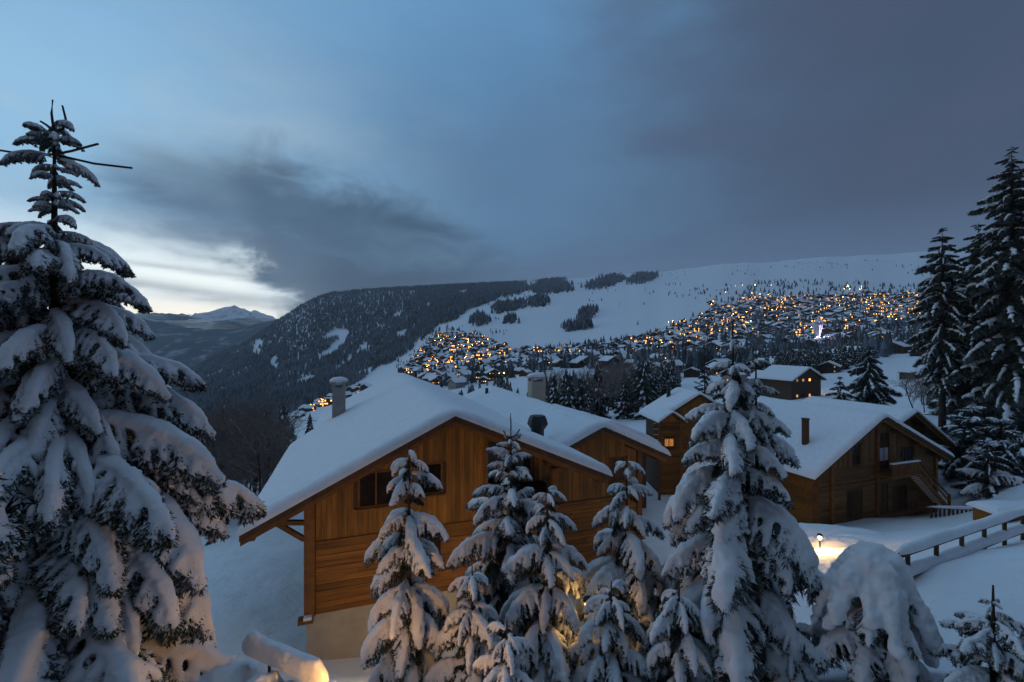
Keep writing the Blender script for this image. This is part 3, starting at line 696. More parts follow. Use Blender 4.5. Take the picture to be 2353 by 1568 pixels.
q = MB(); q.box(6.95, 7.1, -1.4, -1.25, -.5, 1.5); h5.part('stair_post', q, M['wood_beam'], st)
# terrace railing with snow on top
tr = empty('terrace_railing', tuple(A5 + ux * 3.0 - uy * 2.2 + Vector((0, 0, -13.4))), WR - .42, label='short wooden terrace railing with snow on its top, before the dark chalet with stairs', cat='railing')
q = MB(); q.box(0, 4.4, -.05, .05, .95, 1.07); q.box(0, 4.4, -.04, .04, .16, .26); q.build('rail', M['wood_dark'], tr)
link('rail_snow', blob_mesh('rail_snow', M['snow'], (2.2, 0, 1.1), (2.35, .12, .12), 2.0, 4, .12, 3, (4, 1, 1)), tr)
bm_ = MB().box(-.06, .06, -.03, .03, .26, .95).mesh('baluster', M['wood_dark'])
for i in range(15):
    o = link('baluster', bm_, tr); o.location = (.12 + i * .297, 0, 0)
# rear wing
A6 = A5 + ux * 9.2 + uy * 3.4
h6 = House('chalet', 'rear wing roof with dark overhanging gable behind the chalet with outside stairs', 'chalet', (A6.x, A6.y, -13.3), WR, group='chalets below the snowy bank')
h6.roof(-5.2, 5.4, 4.9, 7.15, 3.7, -1.3, 8.5, .34, 14.0, tiles=False)
zp6 = lambda x: h6.zf(x) - .165
q = MB()
for a, b in ((-4.6, 0.0), (0.0, 3.6)):
    q.hexa([(a, .03, -1.5), (b, .03, -1.5), (b, 8, -1.5), (a, 8, -1.5), (a, .03, zp6(a) - .02), (b, .03, zp6(b) - .02), (b, 8, zp6(b) - .02), (a, 8, zp6(a) - .02)])
w6 = h6.part('wall', q, M['wood_grey'])
h6.hboards(w6, -4.6, 3.6, -.3, 3.0, .03, .24, M['wood_grey'])
for x in (-2, 0, 2, 4.4):
    q = MB(); q.box(x - .11, x + .11, -1.15, .02, zp6(x) - .28, zp6(x) - .09); h6.part('purlin', q, M['wood_beam'])
q = MB(); q.bar((-1.2, -1.0, .2), (-.2, -1.0, 2.4), .5, .3, up=(0, 0, 1)); h6.part('drift_snow', q, M['snow'])

# ---- snow covered shed at the right edge
p = place(2352, 1190, 26)
sh = empty('shed', (p.x, p.y, p.z), WR - .30, label='low brown shed buried under a thick snow cap, behind the rail fence', cat='shed')
q = MB(); q.box(-1.6, 3.2, 0, 1.3, -.6, .22); q.build('wall', M['wood_h'], sh)
b_ = MB().box(-1.62, 3.22, -.03, -.004, 0, .10).mesh('plank', M['wood_h'])
for i in range(3):
    o = link('plank', b_, sh); o.location = (0, 0, -.1 + i * .112)
me = snow_sheet(lambda y: -1.85, lambda y: 3.4, -.25, 1.5, lambda x: .24, .36, 9.1, nx=40, ny=26, edge=.5); link('roof_snow', me, sh)

# ---- two rail fence with thick snow
P0 = Vector(at(2062, 1330, 11.2)); P1 = Vector(at(2400, 1200, 16.2))
fe = empty('rail_fence', tuple(P0), 0, label='two rail wooden fence with thick snow on both rails, running up the right bank', cat='fence')
D = P1 - P0; side = Vector((-D.y, D.x, 0)).normalized()
for j, dz in enumerate((.55, -.02)):
    q = MB(); q.bar((0, 0, dz), (D.x, D.y, D.z + dz), .10, .09); q.build('rail', M['wood_dark'], fe)
    n = 46; k = 10; vs = []; 
    for i in range(n):
        t = i / (n - 1); c = D * t + Vector((0, 0, dz + .045)); e = min(1, min(t, 1 - t) * 22 + .12) ** .5
        wv = .125 * e * (1 + .25 * noise.noise((t * 9, j * 3.0, 1))); hv = .21 * e * (1 + .3 * noise.noise((t * 7, j * 5.0, 4)))
        for a in range(k):
            th = math.pi * a / (k - 1); ct, sn = math.cos(th), math.sin(th)
            p_ = c + side * (wv * math.copysign(abs(ct) ** .7, ct)) + Vector((0, 0, hv * sn ** .75 if sn > 0 else 0)); vs.append(tuple(p_))
    link('rail_snow', np_mesh('rail_snow', vs, grid_faces(n, k), M['snow'], True), fe)
for i in range(7):
    t = .05 + i * .15; c = D * t
    g = gz(P0.x + c.x, P0.y + c.y) - P0.z
    q = MB(); q.tube([(c.x, c.y, min(g, c.z) - .4), (c.x, c.y, c.z + .60)], .055, 7); q.build('post', M['wood_dark'], fe)

# ---- handrail with a snow ridge, lower left, and its lamp
P0 = Vector(at(560, 1492, 9.3)); P1 = Vector(at(800, 1602, 8.2))
hr = empty('handrail', tuple(P0), 0, label='steel handrail carrying a long ridge of snow, lit orange beside the path', cat='handrail')
D = P1 - P0; side = Vector((-D.y, D.x, 0)).normalized()
q = MB(); q.tube([(0, 0, 0), tuple(D)], .028, 8); q.build('rail', M['black_metal'], hr)
n, k = 60, 14; vs = []
for i in range(n):
    t = -.01 + i / (n - 1) * .84; c = D * t + Vector((0, 0, .05)); e = min(1, min(t + .012, .832 - t) * 10 + .02) ** .5
    wv = .14 * e * (1 + .2 * noise.noise((t * 6, 3.0, 1))); hv = .36 * e * (1 + .22 * noise.noise((t * 5, 5.0, 4)))
    for a in range(k):
        th = math.pi * a / (k - 1); ct, sn = math.cos(th), math.sin(th)
        vs.append(tuple(c + side * (wv * math.copysign(abs(ct) ** .6, ct)) + Vector((0, 0, hv * max(sn, 0) ** .8))))
link('rail_snow', np_mesh('rail_snow', vs, grid_faces(n, k), M['snow'], True), hr)
n = 24; vs = []
for i in range(n):
    t = .80 + i / (n - 1) * .5; c = D * t + Vector((0, 0, .02)); e = min(1, min(t - .79, 1.31 - t) * 14 + .02) ** .5
    for a in range(k):
        th = math.pi * a / (k - 1); ct, sn = math.cos(th), math.sin(th)
        vs.append(tuple(c + side * (.10 * e * math.copysign(abs(ct) ** .6, ct)) + Vector((0, 0, .14 * e * max(sn, 0) ** .8))))
link('rail_snow', np_mesh('rail_snow', vs, grid_faces(n, k), M['snow'], True), hr)
for t in (.27, .78):
    c = D * t; q = MB(); q.tube([(c.x, c.y, c.z - 1.6), (c.x, c.y, c.z)], .03, 8); q.build('post', M['black_metal'], hr)
# humps of snow on the bank under it
for i, (px, py, Y, rx, rz) in enumerate([(520, 1575, 9.0, .55, .35), (600, 1600, 8.6, .4, .36), (470, 1545, 9.6, .55, .3), (660, 1618, 8.4, .4, .3), (560, 1560, 9.4, .4, .25)]):
    link('snow_hump', blob_mesh('snow_hump', M['snow'], at(px, py, Y), (rx, rx, rz), i * 2.3, 4, .22, 1.6), kind='structure', label='hump of snow on the bank below the handrail')

def garden_lamp(loc, label, power, radius=.16, hgt=.75, hue=(1, .60, .22)):
    L = empty('garden_lamp', loc, 0, label=label, cat='lamp', group='garden lamps by the paths')
    q = MB(); q.tube([(0, 0, -.6), (0, 0, hgt)], .035, 8); q.tube([(0, 0, hgt), (0, 0, hgt + .05)], .08, 10); q.build('post', M['black_metal'], L)
    q = MB(); q.tube([(0, 0, hgt + .27), (0, 0, hgt + .33), (0, 0, hgt + .37)], [.13, .11, .03], 10); q.build('lamp_cap', M['black_metal'], L)
    g = blob_mesh('globe', M['globe'], (0, 0, hgt + .15), (.085, .085, .11), 0, 2, 0); link('globe', g, L)
    ld = bpy.data.lights.new('lamp_light', 'POINT'); ld.energy = power; ld.color = hue; ld.shadow_soft_size = radius
    lo = bpy.data.objects.new('lamp_light', ld); COL.objects.link(lo); lo.parent = L; lo.location = (0, 0, hgt + .15)
    return L
p = at(1884, 1236, 23.0); garden_lamp((p[0], p[1], p[2] - 1.3), 'garden lamp glowing on the snow beside the big double topped spruce', 620, hgt=1.15, hue=(1, .55, .17))
p = at(1352, 1392, 10.6); garden_lamp((p[0], p[1], p[2] - .9), 'garden lamp half hidden between the young spruces, lighting the big chalet', 38, hue=(1, .52, .13))
p = at(800, 1612, 7.7); garden_lamp((p[0], p[1], p[2] - .9), 'garden lamp below the snowy handrail', 210, hue=(1, .46, .10))
p = at(380, 1500, 10.5); garden_lamp((p[0], p[1], p[2] - .9), 'garden lamp behind the tall spruce on the left, glinting through its lower boughs', 40)
p = at(950, 1500, 14.2); garden_lamp((p[0], p[1], p[2] - .9), 'garden lamp at the foot of the rendered base, behind the slim spruce', 230)

# ---- unseen house at the viewpoint, added behind the camera to shade the near ground
o = empty('chalet', (2, -2.2, -4.5), 0, label='unseen wooden chalet added behind the viewpoint to shade the near ground', cat='chalet')
q = MB(); q.box(-14, 18, -12, 0, -3, 11); q.build('wall', M['wood_h'], o)
q = MB(); q.hexa([(-16, -14, 10), (20, -14, 10), (20, 1.4, 10), (-16, 1.4, 10), (-16, -14, 10.3), (20, -14, 10.3), (20, 1.4, 10.3), (-16, 1.4, 10.3)]); rf = q.build('roof', M['wood_dark'], o)
link('roof_snow', snow_sheet(lambda y: -16.1, lambda y: 20.1, -14.1, 1.5, lambda x: 10.31, .4, 2.0, nx=30, ny=20), rf)
for i in range(7):
    q = MB(); q.box(-12 + i * 4.2, -10.4 + i * 4.2, .0, .05, 6.2, 8.2); q.build('window', M['glass'], o)
p = at(1250, 1420, 14.6); garden_lamp((p[0], p[1], p[2] - .9), 'garden lamp before the big chalet, screened by the rounded spruce', 230)

for i, (px, py, Y, rx, rz) in enumerate([(1925, 1262, 24.6, 1.3, .5), (1850, 1310, 21.0, 1.2, .25), (1960, 1300, 21.8, 1.5, .35), (2010, 1262, 24.5, 1.8, .3), (1930, 1240, 27, 2.2, .3)]):
    link('snow_bank', blob_mesh('snow_bank', M['snow'], at(px, py, Y), (rx * 1.4, rx, rz), i * 3.7, 4, .22, 1.8), kind='structure', label='heap of cleared snow beside the path lamp')
p = at(590, 1640, 8.2); garden_lamp((p[0], p[1], p[2] - .9), 'garden lamp at the foot of the snowy bank, below the handrail post', 60, hue=(1, .48, .11))
# ------------------------------------------------------------------ spruces
def rod(a, b, r):
    return a, b, r
_ico = {}
def ico(sub):
    if sub not in _ico:
        bm = bmesh.new(); bmesh.ops.create_icosphere(bm, subdivisions=sub, radius=1)
        _ico[sub] = (np.array([v.co[:] for v in bm.verts]), np.array([[v.index for v in f.verts] for f in bm.faces])); bm.free()
    return _ico[sub]
def remeshed(name, balls, voxel, m, smooth_it=3, nseed=0.0, namp=.0, nf=6.0):
    """one smooth lump out of many overlapping ellipsoids (c, (rx,ry,rz))"""
    v0, f0 = ico(1); vs = []; fs = []
    for i, (c, r) in enumerate(balls):
        vs.append(v0 * np.array(r) + np.array(c)); fs.append(f0 + i * len(v0))
    me = np_mesh('tmp', np.concatenate(vs), np.concatenate(fs), m)
    o = bpy.data.objects.new('tmp', me); COL.objects.link(o)
    a = o.modifiers.new('r', 'REMESH'); a.mode = 'VOXEL'; a.voxel_size = voxel
    a = o.modifiers.new('s', 'SMOOTH'); a.factor = .5; a.iterations = smooth_it
    dg = bpy.context.evaluated_depsgraph_get(); ev = o.evaluated_get(dg)
    out = bpy.data.meshes.new_from_object(ev); out.name = name
    bpy.data.objects.remove(o); bpy.data.meshes.remove(me)
    n = len(out.vertices); co = np.empty(n * 3, np.float32); out.vertices.foreach_get('co', co); co = co.reshape(-1, 3)
    if namp:
        no = np.empty(n * 3, np.float32); out.vertices.foreach_get('normal', no); no = no.reshape(-1, 3)
        d = np.array([noise.fractal((c[0] * nf, c[1] * nf, c[2] * nf + nseed), 1.0, 2.0, 3) for c in co])
        co = co + no * (d * namp)[:, None]; out.vertices.foreach_set('co', co.ravel())
    out.polygons.foreach_set('use_smooth', np.ones(len(out.polygons), bool)); out.materials.clear(); out.materials.append(m); out.update()
    return out
def blades(rng, P, D, ln, wd, spread, per):
    """needle sprays: thin triangles around the points P (directions D)"""
    n = len(P) * per
    p = np.repeat(P, per, 0); d = np.repeat(D, per, 0)
    r = rng.normal(size=(n, 3)); r -= (r * d).sum(1)[:, None] * d; r /= np.linalg.norm(r, axis=1)[:, None] + 1e-9
    dr = d * (1 - spread * rng.uniform(.3, 1, n))[:, None] + r * spread; dr[:, 2] -= .25; dr /= np.linalg.norm(dr, axis=1)[:, None]
    s = np.cross(dr, rng.normal(size=(n, 3))); s /= np.linalg.norm(s, axis=1)[:, None] + 1e-9
    L = ln * rng.uniform(.6, 1.25, n)[:, None]
    a = p - s * wd; b = p + s * wd; c = p + dr * L
    v = np.stack([a, b, c], 1).reshape(-1, 3); f = np.arange(n * 3).reshape(-1, 3)
    return v, f
def branch_proto(seed, a0, a1, width, snow, cover, tw=9, hang=.9, per=6, voxel=.024, ndl=.085, sub=0, ts=.0, namp=.016, dust=2):
    """a bough of length 1 along +x: twigs and needles in one mesh, its snow in another"""
    rng = np.random.RandomState(seed)
    n = 26; t = np.linspace(0, 1, n); ang = np.radians(a0 + (a1 - a0) * t ** 1.25)
    step = 1.0 / (n - 1)
    yaw = np.cumsum(rng.normal(0, .03, n))
    ax = np.zeros((n, 3)); 
    for i in range(1, n): ax[i] = ax[i - 1] + step * np.array([math.cos(ang[i]) * math.cos(yaw[i]), math.cos(ang[i]) * math.sin(yaw[i]), math.sin(ang[i])])
    lines = [(ax, .014, 0.0)]
    for k in range(tw):
        for sgn in (-1, 1):
            tt = .14 + .82 * (k + rng.uniform(.1, .9)) / tw; i = min(n - 2, int(tt * (n - 1)))
            L = width * (.30 + .70 * math.sin(math.pi * min(1, tt * .8 + .18))) * (1.1 - .55 * tt) * rng.uniform(.75, 1.15)
            d0 = ax[i + 1] - ax[i]; d0 /= np.linalg.norm(d0)
            lat = np.array([-d0[1], d0[0], 0]) * sgn; lat /= np.linalg.norm(lat) + 1e-9
            m_ = 9; pts = [ax[i]]; dr = d0 * .55 + lat * .85; 
            for q in range(1, m_):
                dr = dr + np.array([0, 0, -hang * 2.2 / m_]) + rng.normal(0, .05, 3); u = dr / np.linalg.norm(dr); pts.append(pts[-1] + u * L / (m_ - 1))
            lines.append((np.array(pts), .007, tt))
    if sub:                                      # side shoots on the longer twigs
        for pts, r, tt in list(lines[1:]):
            for q in range(2, len(pts) - 1, 2):
                for sg in (-1, 1):
                    d0 = pts[q + 1] - pts[q]; d0 /= np.linalg.norm(d0) + 1e-9; lat = np.cross(d0, [0, 0, 1.0]) * sg; lat /= np.linalg.norm(lat) + 1e-9
                    L = width * .42 * (1 - .09 * q) * rng.uniform(.7, 1.2); dr = d0 * .6 + lat; p2 = [pts[q]]
                    for w_ in range(6):
                        dr = dr + np.array([0, 0, -.45]); p2.append(p2[-1] + dr / np.linalg.norm(dr) * L / 6)
                    lines.append((np.array(p2), .004, -tt))
    mb = MB(); P = []; Dd = []
    for pts, r, tt in lines:
        mb.tube([tuple(p) for p in pts[::2]] if len(pts) < 12 else [tuple(p) for p in pts[::4]] + [tuple(pts[-1])], r, 3, cap=False)
        q = np.concatenate([pts[:-1] + (pts[1:] - pts[:-1]) * f_ for f_ in (0, .5)]); dd = np.concatenate([pts[1:] - pts[:-1]] * 2)
        dd = dd / (np.linalg.norm(dd, axis=1)[:, None] + 1e-9)
        if tt == 0: q, dd = q[12:], dd[12:]
        P.append(q); Dd.append(dd)
    v, f = blades(rng, np.concatenate(P), np.concatenate(Dd), ndl, .011, .75, per); mb.add(v, f)
    nm = mb.mesh('branch', M['needle'])
    sm = None
    if snow > 0:
        balls = []
        for pts, r, tt in lines:
            if tt == 0:
                for i in range(3, n):
                    if cover < .75 and noise.noise((i * .35, seed, 0)) < -.12 : continue
                    w_ = snow * (.75 + .5 * math.sin(math.pi * t[i]) + .28 * noise.noise((i * .33, seed * 1.7, 5)))
                    if i > n - 4: w_ *= .8
                    balls.append((ax[i] + np.array([0, 0, w_ * .55]), (w_ * 1.15, w_ * 1.25, w_ * .95)))
            else:
                if rng.uniform() > (cover if tt > 0 else cover * .55): continue
                m_ = len(pts); stop = m_ if rng.uniform() < .75 else m_ - 2; T_ = (ts or snow * .6) * (1 if tt > 0 else .8) * rng.uniform(.8, 1.25)
                pts2 = np.concatenate([[pts[q], (pts[q] + pts[min(q + 1, m_ - 1)]) / 2] for q in range(stop)])[: int(stop * 2 * rng.uniform(.7, 1.0))]
                for q, p in enumerate(pts2):
                    s_ = q / (2 * m_); w_ = T_ * (1.25 - .45 * s_ + .45 * noise.noise((q * .45, seed * 3.1 + tt * 40, 2)))
                    balls.append((p + np.array([0, 0, w_ * (.5 - .3 * s_)]), (w_, w_, w_ * (.9 + .35 * s_))))
        sm = remeshed('snow', balls, voxel, M['snow'], 2, seed * 1.3, namp, 12.0)
    if sm is not None and dust:                           # snow dusted needle tips among the clumps
        n0 = len(sm.vertices); co = np.empty(n0 * 3, np.float32); sm.vertices.foreach_get('co', co); co = co.reshape(-1, 3)
        quads = np.array([p.vertices[:] for p in sm.polygons if len(p.vertices) == 4], np.int32).reshape(-1, 4); tris = np.array([p.vertices[:] for p in sm.polygons if len(p.vertices) == 3], np.int32).reshape(-1, 3)
        v2, f2 = blades(rng, np.concatenate(P), np.concatenate(Dd), ndl * .8, .013, .7, dust); v2[:, 2] += .006
        fl = [quads] if len(quads) else []
        s2 = np_mesh('snow', np.concatenate([co, v2]), fl + [np.concatenate([tris, f2 + n0])], M['snow'], True); bpy.data.meshes.remove(sm); sm = s2
    return nm, sm
HEAVY = [branch_proto(10 + i, a0, a1, w, sn, cv, tw, hang, 6, .018, .075, 0, ts) for i, (a0, a1, w, sn, cv, tw, hang, ts) in enumerate([
    (14, -64, .38, .060, .95, 10, 1.5, .033), (6, -74, .34, .066, .97, 9, 1.7, .036), (20, -56, .42, .052, .92, 11, 1.3, .030), (8, -80, .33, .070, .97, 9, 1.8, .038), (0, -70, .38, .056, .94, 10, 1.6, .034), (14, -66, .44, .050, .90, 11, 1.4, .031), (22, -72, .38, .062, .95, 10, 1.5, .035), (6, -54, .40, .056, .92, 11, 1.7, .032)])]
LARGE = [branch_proto(110 + i, a0, a1, w, sn, cv, tw, hang, 3, .0125, .040, 1, ts, .008) for i, (a0, a1, w, sn, cv, tw, hang, ts) in enumerate([
    (16, -58, .32, .038, .95, 10, 1.3, .018), (10, -66, .28, .042, .96, 9, 1.5, .020), (22, -50, .34, .034, .92, 11, 1.3, .017), (6, -60, .30, .044, .95, 10, 1.6, .019), (14, -70, .33, .036, .94, 10, 1.5, .018)])]
MEDIUM = [branch_proto(30 + i, a0, a1, w, sn, cv, tw, hang, 5, .018, .075, 0, ts) for i, (a0, a1, w, sn, cv, tw, hang, ts) in enumerate([
    (16, -52, .40, .042, .90, 12, 1.3, .026), (6, -60, .36, .046, .92, 11, 1.5, .028), (22, -44, .40, .038, .88, 12, 1.1, .024), (2, -62, .36, .048, .92, 11, 1.5, .028), (12, -40, .38, .042, .85, 12, 1.5, .026)])]
LIGHT = [branch_proto(50 + i, a0, a1, w, sn, cv, tw, hang, 5, .022, .10, 0, ts, .016, 0) for i, (a0, a1, w, sn, cv, tw, hang, ts) in enumerate([
    (0, -38, .34, .034, .42, 10, 1.2, .019), (-8, -45, .30, .032, .36, 10, 1.4, .018), (5, -30, .36, .036, .46, 10, 1.1, .020), (-5, -48, .30, .032, .34, 9, 1.5, .018)])]
INNER = [branch_proto(90 + i, 5, -45, .40, 0.0, 0, 7, 1.0, 6, .03, .12) for i in range(2)]
BARE = [branch_proto(70 + i, a0, a1, .30, 0.0, 0, 5, .35, 3, .03, .06) for i, (a0, a1) in enumerate([(25, 5), (15, -20)])]

def spruce(px, ytop, Y, prof, depth, label, protos, whorl=.62, per=6, seed=0, droop=(0, -22), trunk_r=.10, leader=None, tip=.5, lean=(0, 0), grow=1.36, group='snow laden spruces on the bank', zscale=1.0, start=.35, cap=True, fill=True, jit=.5):
    rng = random.Random(seed)
    x, y, zt = at(px, ytop, Y); g = gz(x, y)
    root = empty('spruce', (x, y, g), 0, label=label, cat='spruce tree', group=group)
    H = zt - g
    tpt = lambda z: (lean[0] * (z / H) ** 2, lean[1] * (z / H) ** 2, z)
    q = MB(); n = 10; q.tube([tpt(-.4 + (H - .0 + .4) * i / (n - 1)) for i in range(n)], [trunk_r * (1 - i / (n - 1)) ** .9 + .012 for i in range(n)], 8)
    q.build('trunk', M['bark'], root, True)
    dep = start; cnt = 0; ds = [p[0] for p in prof]; rr = [p[1] for p in prof]
    azo = rng.uniform(0, 6.28)
    while dep < depth and dep < H - .3:
        rad = float(np.interp(dep, ds, rr)); k = per if rad > .45 else max(4, per - 1)
        azo += 2.4
        for j in range(k):
            a = azo + 2 * math.pi * (j + rng.uniform(-.28, .28)) / k
            z = H - dep + rng.uniform(-.5, .5) * whorl * jit
            f = min(1, dep / max(depth, .1)); pit = math.radians(droop[0] + (droop[1] - droop[0]) * f + rng.uniform(-11, 11))
            nm, sm = protos[rng.randrange(len(protos))]
            s = rad * grow * rng.uniform(.68, 1.16)
            b = link('branch', nm, root)
            mtx = Matrix.Translation(tpt(z)) @ Matrix.Rotation(a, 4, 'Z') @ Matrix.Rotation(-pit, 4, 'Y') @ Matrix.Rotation(rng.uniform(-.22, .22), 4, 'X') @ Matrix.Diagonal((s, s * rng.uniform(.85, 1.15), s * zscale, 1))
            b.matrix_basis = mtx
            if sm: link('snow', sm, b)
            cnt += 1
            if fill and j % 2 == 0 and rad > .4:
                c_ = link('branch', INNER[rng.randrange(2)][0], root); s *= .62
                c_.matrix_basis = Matrix.Translation(tpt(z - whorl * .3)) @ Matrix.Rotation(a + .5, 4, 'Z') @ Matrix.Rotation(.2 - pit, 4, 'Y') @ Matrix.Diagonal((s, s, s, 1))
        dep += whorl * (.55 + .45 * min(1, rad / .8)) * rng.uniform(.85, 1.15)
    if leader:
        for pts in leader:
            q = MB(); q.tube([tuple(Vector(p) + Vector(tpt(H))) for p in pts], [.022, .02, .018, .014][:len(pts)], 6); q.build('leader', M['bark'], root)
    return root
# the tall spruce on the left
s8 = 8 / F
spruce(125, 290, 8.0, [(0, .30), (.40, .60), (.8, .34), (1.45, .34), (1.75, .75), (2.1, 1.15), (3.2, 1.45), (4.6, 1.95), (5.8, 2.5), (7.2, 2.9), (9, 3.1), (12, 3.2)], 10.6,
       'tall snow laden spruce on the left with a forked bare top', LARGE, .43, 9, 3, (8, -24), .17,
       leader=[[(0, 0, -.1), (-.03, 0, .06), (-.05, 0, .22), (-.03, 0, .46)], [(0, 0, -.1), (.14, .02, -.04), (.2, .0, .12), (.14, 0, .36)], [(0, 0, -.1), (-.14, .0, .02), (-.28, .04, .10)], [(0, 0, -.5), (.4, -.1, -.48), (.95, -.2, -.40)], [(0, 0, -.5), (.6, .1, -.62), (1.28, .1, -.70)], [(0, 0, -.5), (-.5, 0, -.5), (-1.0, .0, -.42)]],
       group=None, start=.16, grow=1.2, fill=False, jit=1.1)
# young spruces in the middle
MID = 'snow laden spruces on the bank'
spruce(940, 1020, 11.0, [(0, .30), (.5, .50), (1.0, .62), (2, .95), (3.2, 1.15), (4.5, 1.3), (7, 1.5)], 7.2, 'slim snowy spruce with a blunt capped top, before the gable window of the big chalet', HEAVY, .80, 6, 11, (5, -35), .09)
spruce(1174, 985, 12.4, [(0, .22), (.6, .42), (1.2, .62), (2.0, 1.0), (3.2, 1.25), (5, 1.4), (8, 1.6)], 7.4, 'spruce with a bare spiky leader before the balcony recess', MEDIUM + HEAVY[2:3], .62, 6, 23, (22, -22), .085,
       leader=[[(0, 0, -.05), (.0, 0, .15), (-.01, 0, .3), (0, 0, .42)], [(0, 0, -.25), (.14, 0, -.18), (.24, 0, -.02)], [(0, 0, -.3), (-.14, .04, -.2), (-.2, 0, -.06)]])
spruce(1258, 1105, 10.8, [(0, .30), (.5, .50), (1.0, .66), (2, .95), (3.2, 1.2), (5, 1.45), (8, 1.6)], 6.6, 'rounded spruce smothered in snow, right of the one with the spiky leader', HEAVY, .74, 6, 35, (5, -35), .09)
spruce(1440, 1045, 11.6, [(0, .25), (.6, .48), (1.2, .62), (2, .90), (3.2, 1.25), (5, 1.5), (8, 1.7)], 7.4, 'pointed snow laden spruce in front of the joined chalet gable', HEAVY + MEDIUM[:2], .70, 6, 47, (5, -32), .09)
spruce(1684, 760, 10.0, [(0, .15), (.6, .40), (1.2, .60), (1.9, .95), (2.6, 1.35), (4, 1.5), (5.0, 1.62), (7, 2.1), (9, 2.4)], 8.8, 'big double topped spruce with long drooping boughs, before the right chalet', HEAVY + MEDIUM[:2], .60, 6, 59, (8, -28), .13,
       leader=[[(0, 0, -.3), (.0, 0, 0), (.0, 0, .12), (0, 0, .2)]])
# its second leader
spruce(1737, 800, 9.9, [(0, .12), (.6, .30), (1.2, .45), (1.9, .55)], 1.9, 'thin second stem rising beside the top of the big double topped spruce', MEDIUM, .45, 5, 61, (5, -30), .07)
hood = spruce(2005, 1290, 8.4, [(0, .35), (.4, .6), (1.0, .8), (1.6, 1.15), (3, 1.3)], 3.2, 'squat bent spruce bowed under a heavy hood of snow, left of the rail fence', HEAVY[1:4], .5, 7, 71, (-10, -40), .08)
rngh = random.Random(4); hb = []
hz0 = -hood.location.z + at(2005, 1255, 8.4)[2]
for i in range(13):
    a = 2 * math.pi * i / 13 + rngh.uniform(-.2, .2); rl = rngh.uniform(.7, 1.0); dl = rngh.uniform(1.0, 1.75)
    if 3.4 < a < 4.3: dl *= .55
    for q in range(14):
        t = q / 13; w_ = (.26 - .13 * t) * (1 + .55 * noise.noise((t * 5, i * 2.7, 1)))
        hb.append(((rl * t ** .8 * math.cos(a), rl * t ** .8 * math.sin(a), hz0 - .25 - dl * t ** 1.7), (w_, w_, w_ * 1.15)))
link('snow_hood', remeshed('snow_hood', hb, .035, M['snow'], 2, 3.0, .05, 4.5), hood)
spruce(2282, 1345, 7.2, [(0, .10), (.35, .16), (.55, .50), (1.0, .55), (1.7, .72), (3, .9)], 2.4, 'little spruce with a dark bare tip in the bottom right corner', MEDIUM + HEAVY[:1], .40, 6, 83, (10, -25), .045)
# young trees filling the lower rows between them
spruce(1085, 1300, 10.2, [(0, .30), (.6, .6), (1.2, .85), (2.4, 1.1), (4, 1.2)], 4.2, 'low white spruce between the slim spruce and the rounded one', HEAVY, .62, 6, 91, (0, -35), .07)
spruce(1405, 1335, 9.8, [(0, .30), (.6, .6), (1.2, .85), (2.4, 1.1), (4, 1.2)], 4.2, 'low spruce with broad snow cushions, right of the hidden garden lamp', HEAVY, .60, 6, 95, (0, -35), .07)
spruce(1560, 1330, 9.2, [(0, .30), (.6, .6), (1.2, .85), (2.4, 1.05), (4, 1.2)], 3.6, 'low spruce crowding the left foot of the big double topped spruce', HEAVY[:3] + MEDIUM[2:4], .60, 6, 97, (0, -32), .07)
spruce(1165, 1425, 9.0, [(0, .30), (.6, .6), (1.2, .85), (2.4, 1.1), (4, 1.2)], 3.0, 'lowest white spruce at the bottom edge, below the rounded spruce', HEAVY, .6, 6, 141, (0, -32), .06)
spruce(1820, 1400, 9.0, [(0, .30), (.6, .6), (1.2, .85), (2.4, 1.1), (4, 1.2)], 3.0, 'low spruce at the right foot of the big double topped spruce', HEAVY, .6, 6, 143, (0, -32), .06)
# dark pines on the right
PG = 'dark tall spruces at the right edge'
spruce(2165, 522, 50, [(0, .4), (2, 1.4), (5, 2.3), (9, 2.9), (14, 2.6), (17, 1.6)], 17.5, 'slender dark spruce with a bare lower trunk, leftmost of the tall three', LIGHT, 1.0, 7, 101, (8, -22), .34, group=PG, grow=1.15, fill=False)
spruce(2248, 512, 54, [(0, .4), (3, 1.9), (8, 3.2), (15, 4.2), (24, 5)], 25, 'dark frosted spruce standing between the slender one and the tallest one', LIGHT, 1.25, 7, 103, (6, -22), .42, group=PG, grow=1.15)
spruce(2325, 338, 46, [(0, .3), (3, 1.8), (8, 3.0), (15, 4.0), (24, 4.8), (32, 5.2)], 32, 'tallest dark spruce, cut by the right edge of the view', LIGHT, 1.25, 7, 107, (8, -22), .5, group=PG, grow=1.15)
MG = 'spruces behind the right chalet'
spruce(1998, 792, 75, [(0, .3), (2, 1.7), (5, 3.2), (8, 4.3), (12, 5)], 12, 'broad dark spruce behind the ridge of the chalet with stairs', LIGHT, .95, 7, 111, (0, -20), .3, group=MG, grow=1.1)
spruce(1930, 862, 72, [(0, .3), (2, 1.4), (4, 2.2), (7, 2.8)], 7, 'small dark spruce left of the broad one behind the chalet ridge', LIGHT, .85, 6, 113, (0, -20), .22, group=MG, grow=1.1)
spruce(1619, 772, 62, [(0, .2), (3, .9), (6, 1.3), (9, 1.6)], 9.5, 'thin frosted larch rising behind the log cabin', BARE, .75, 6, 117, (10, -5), .12, group=None, grow=1.2)
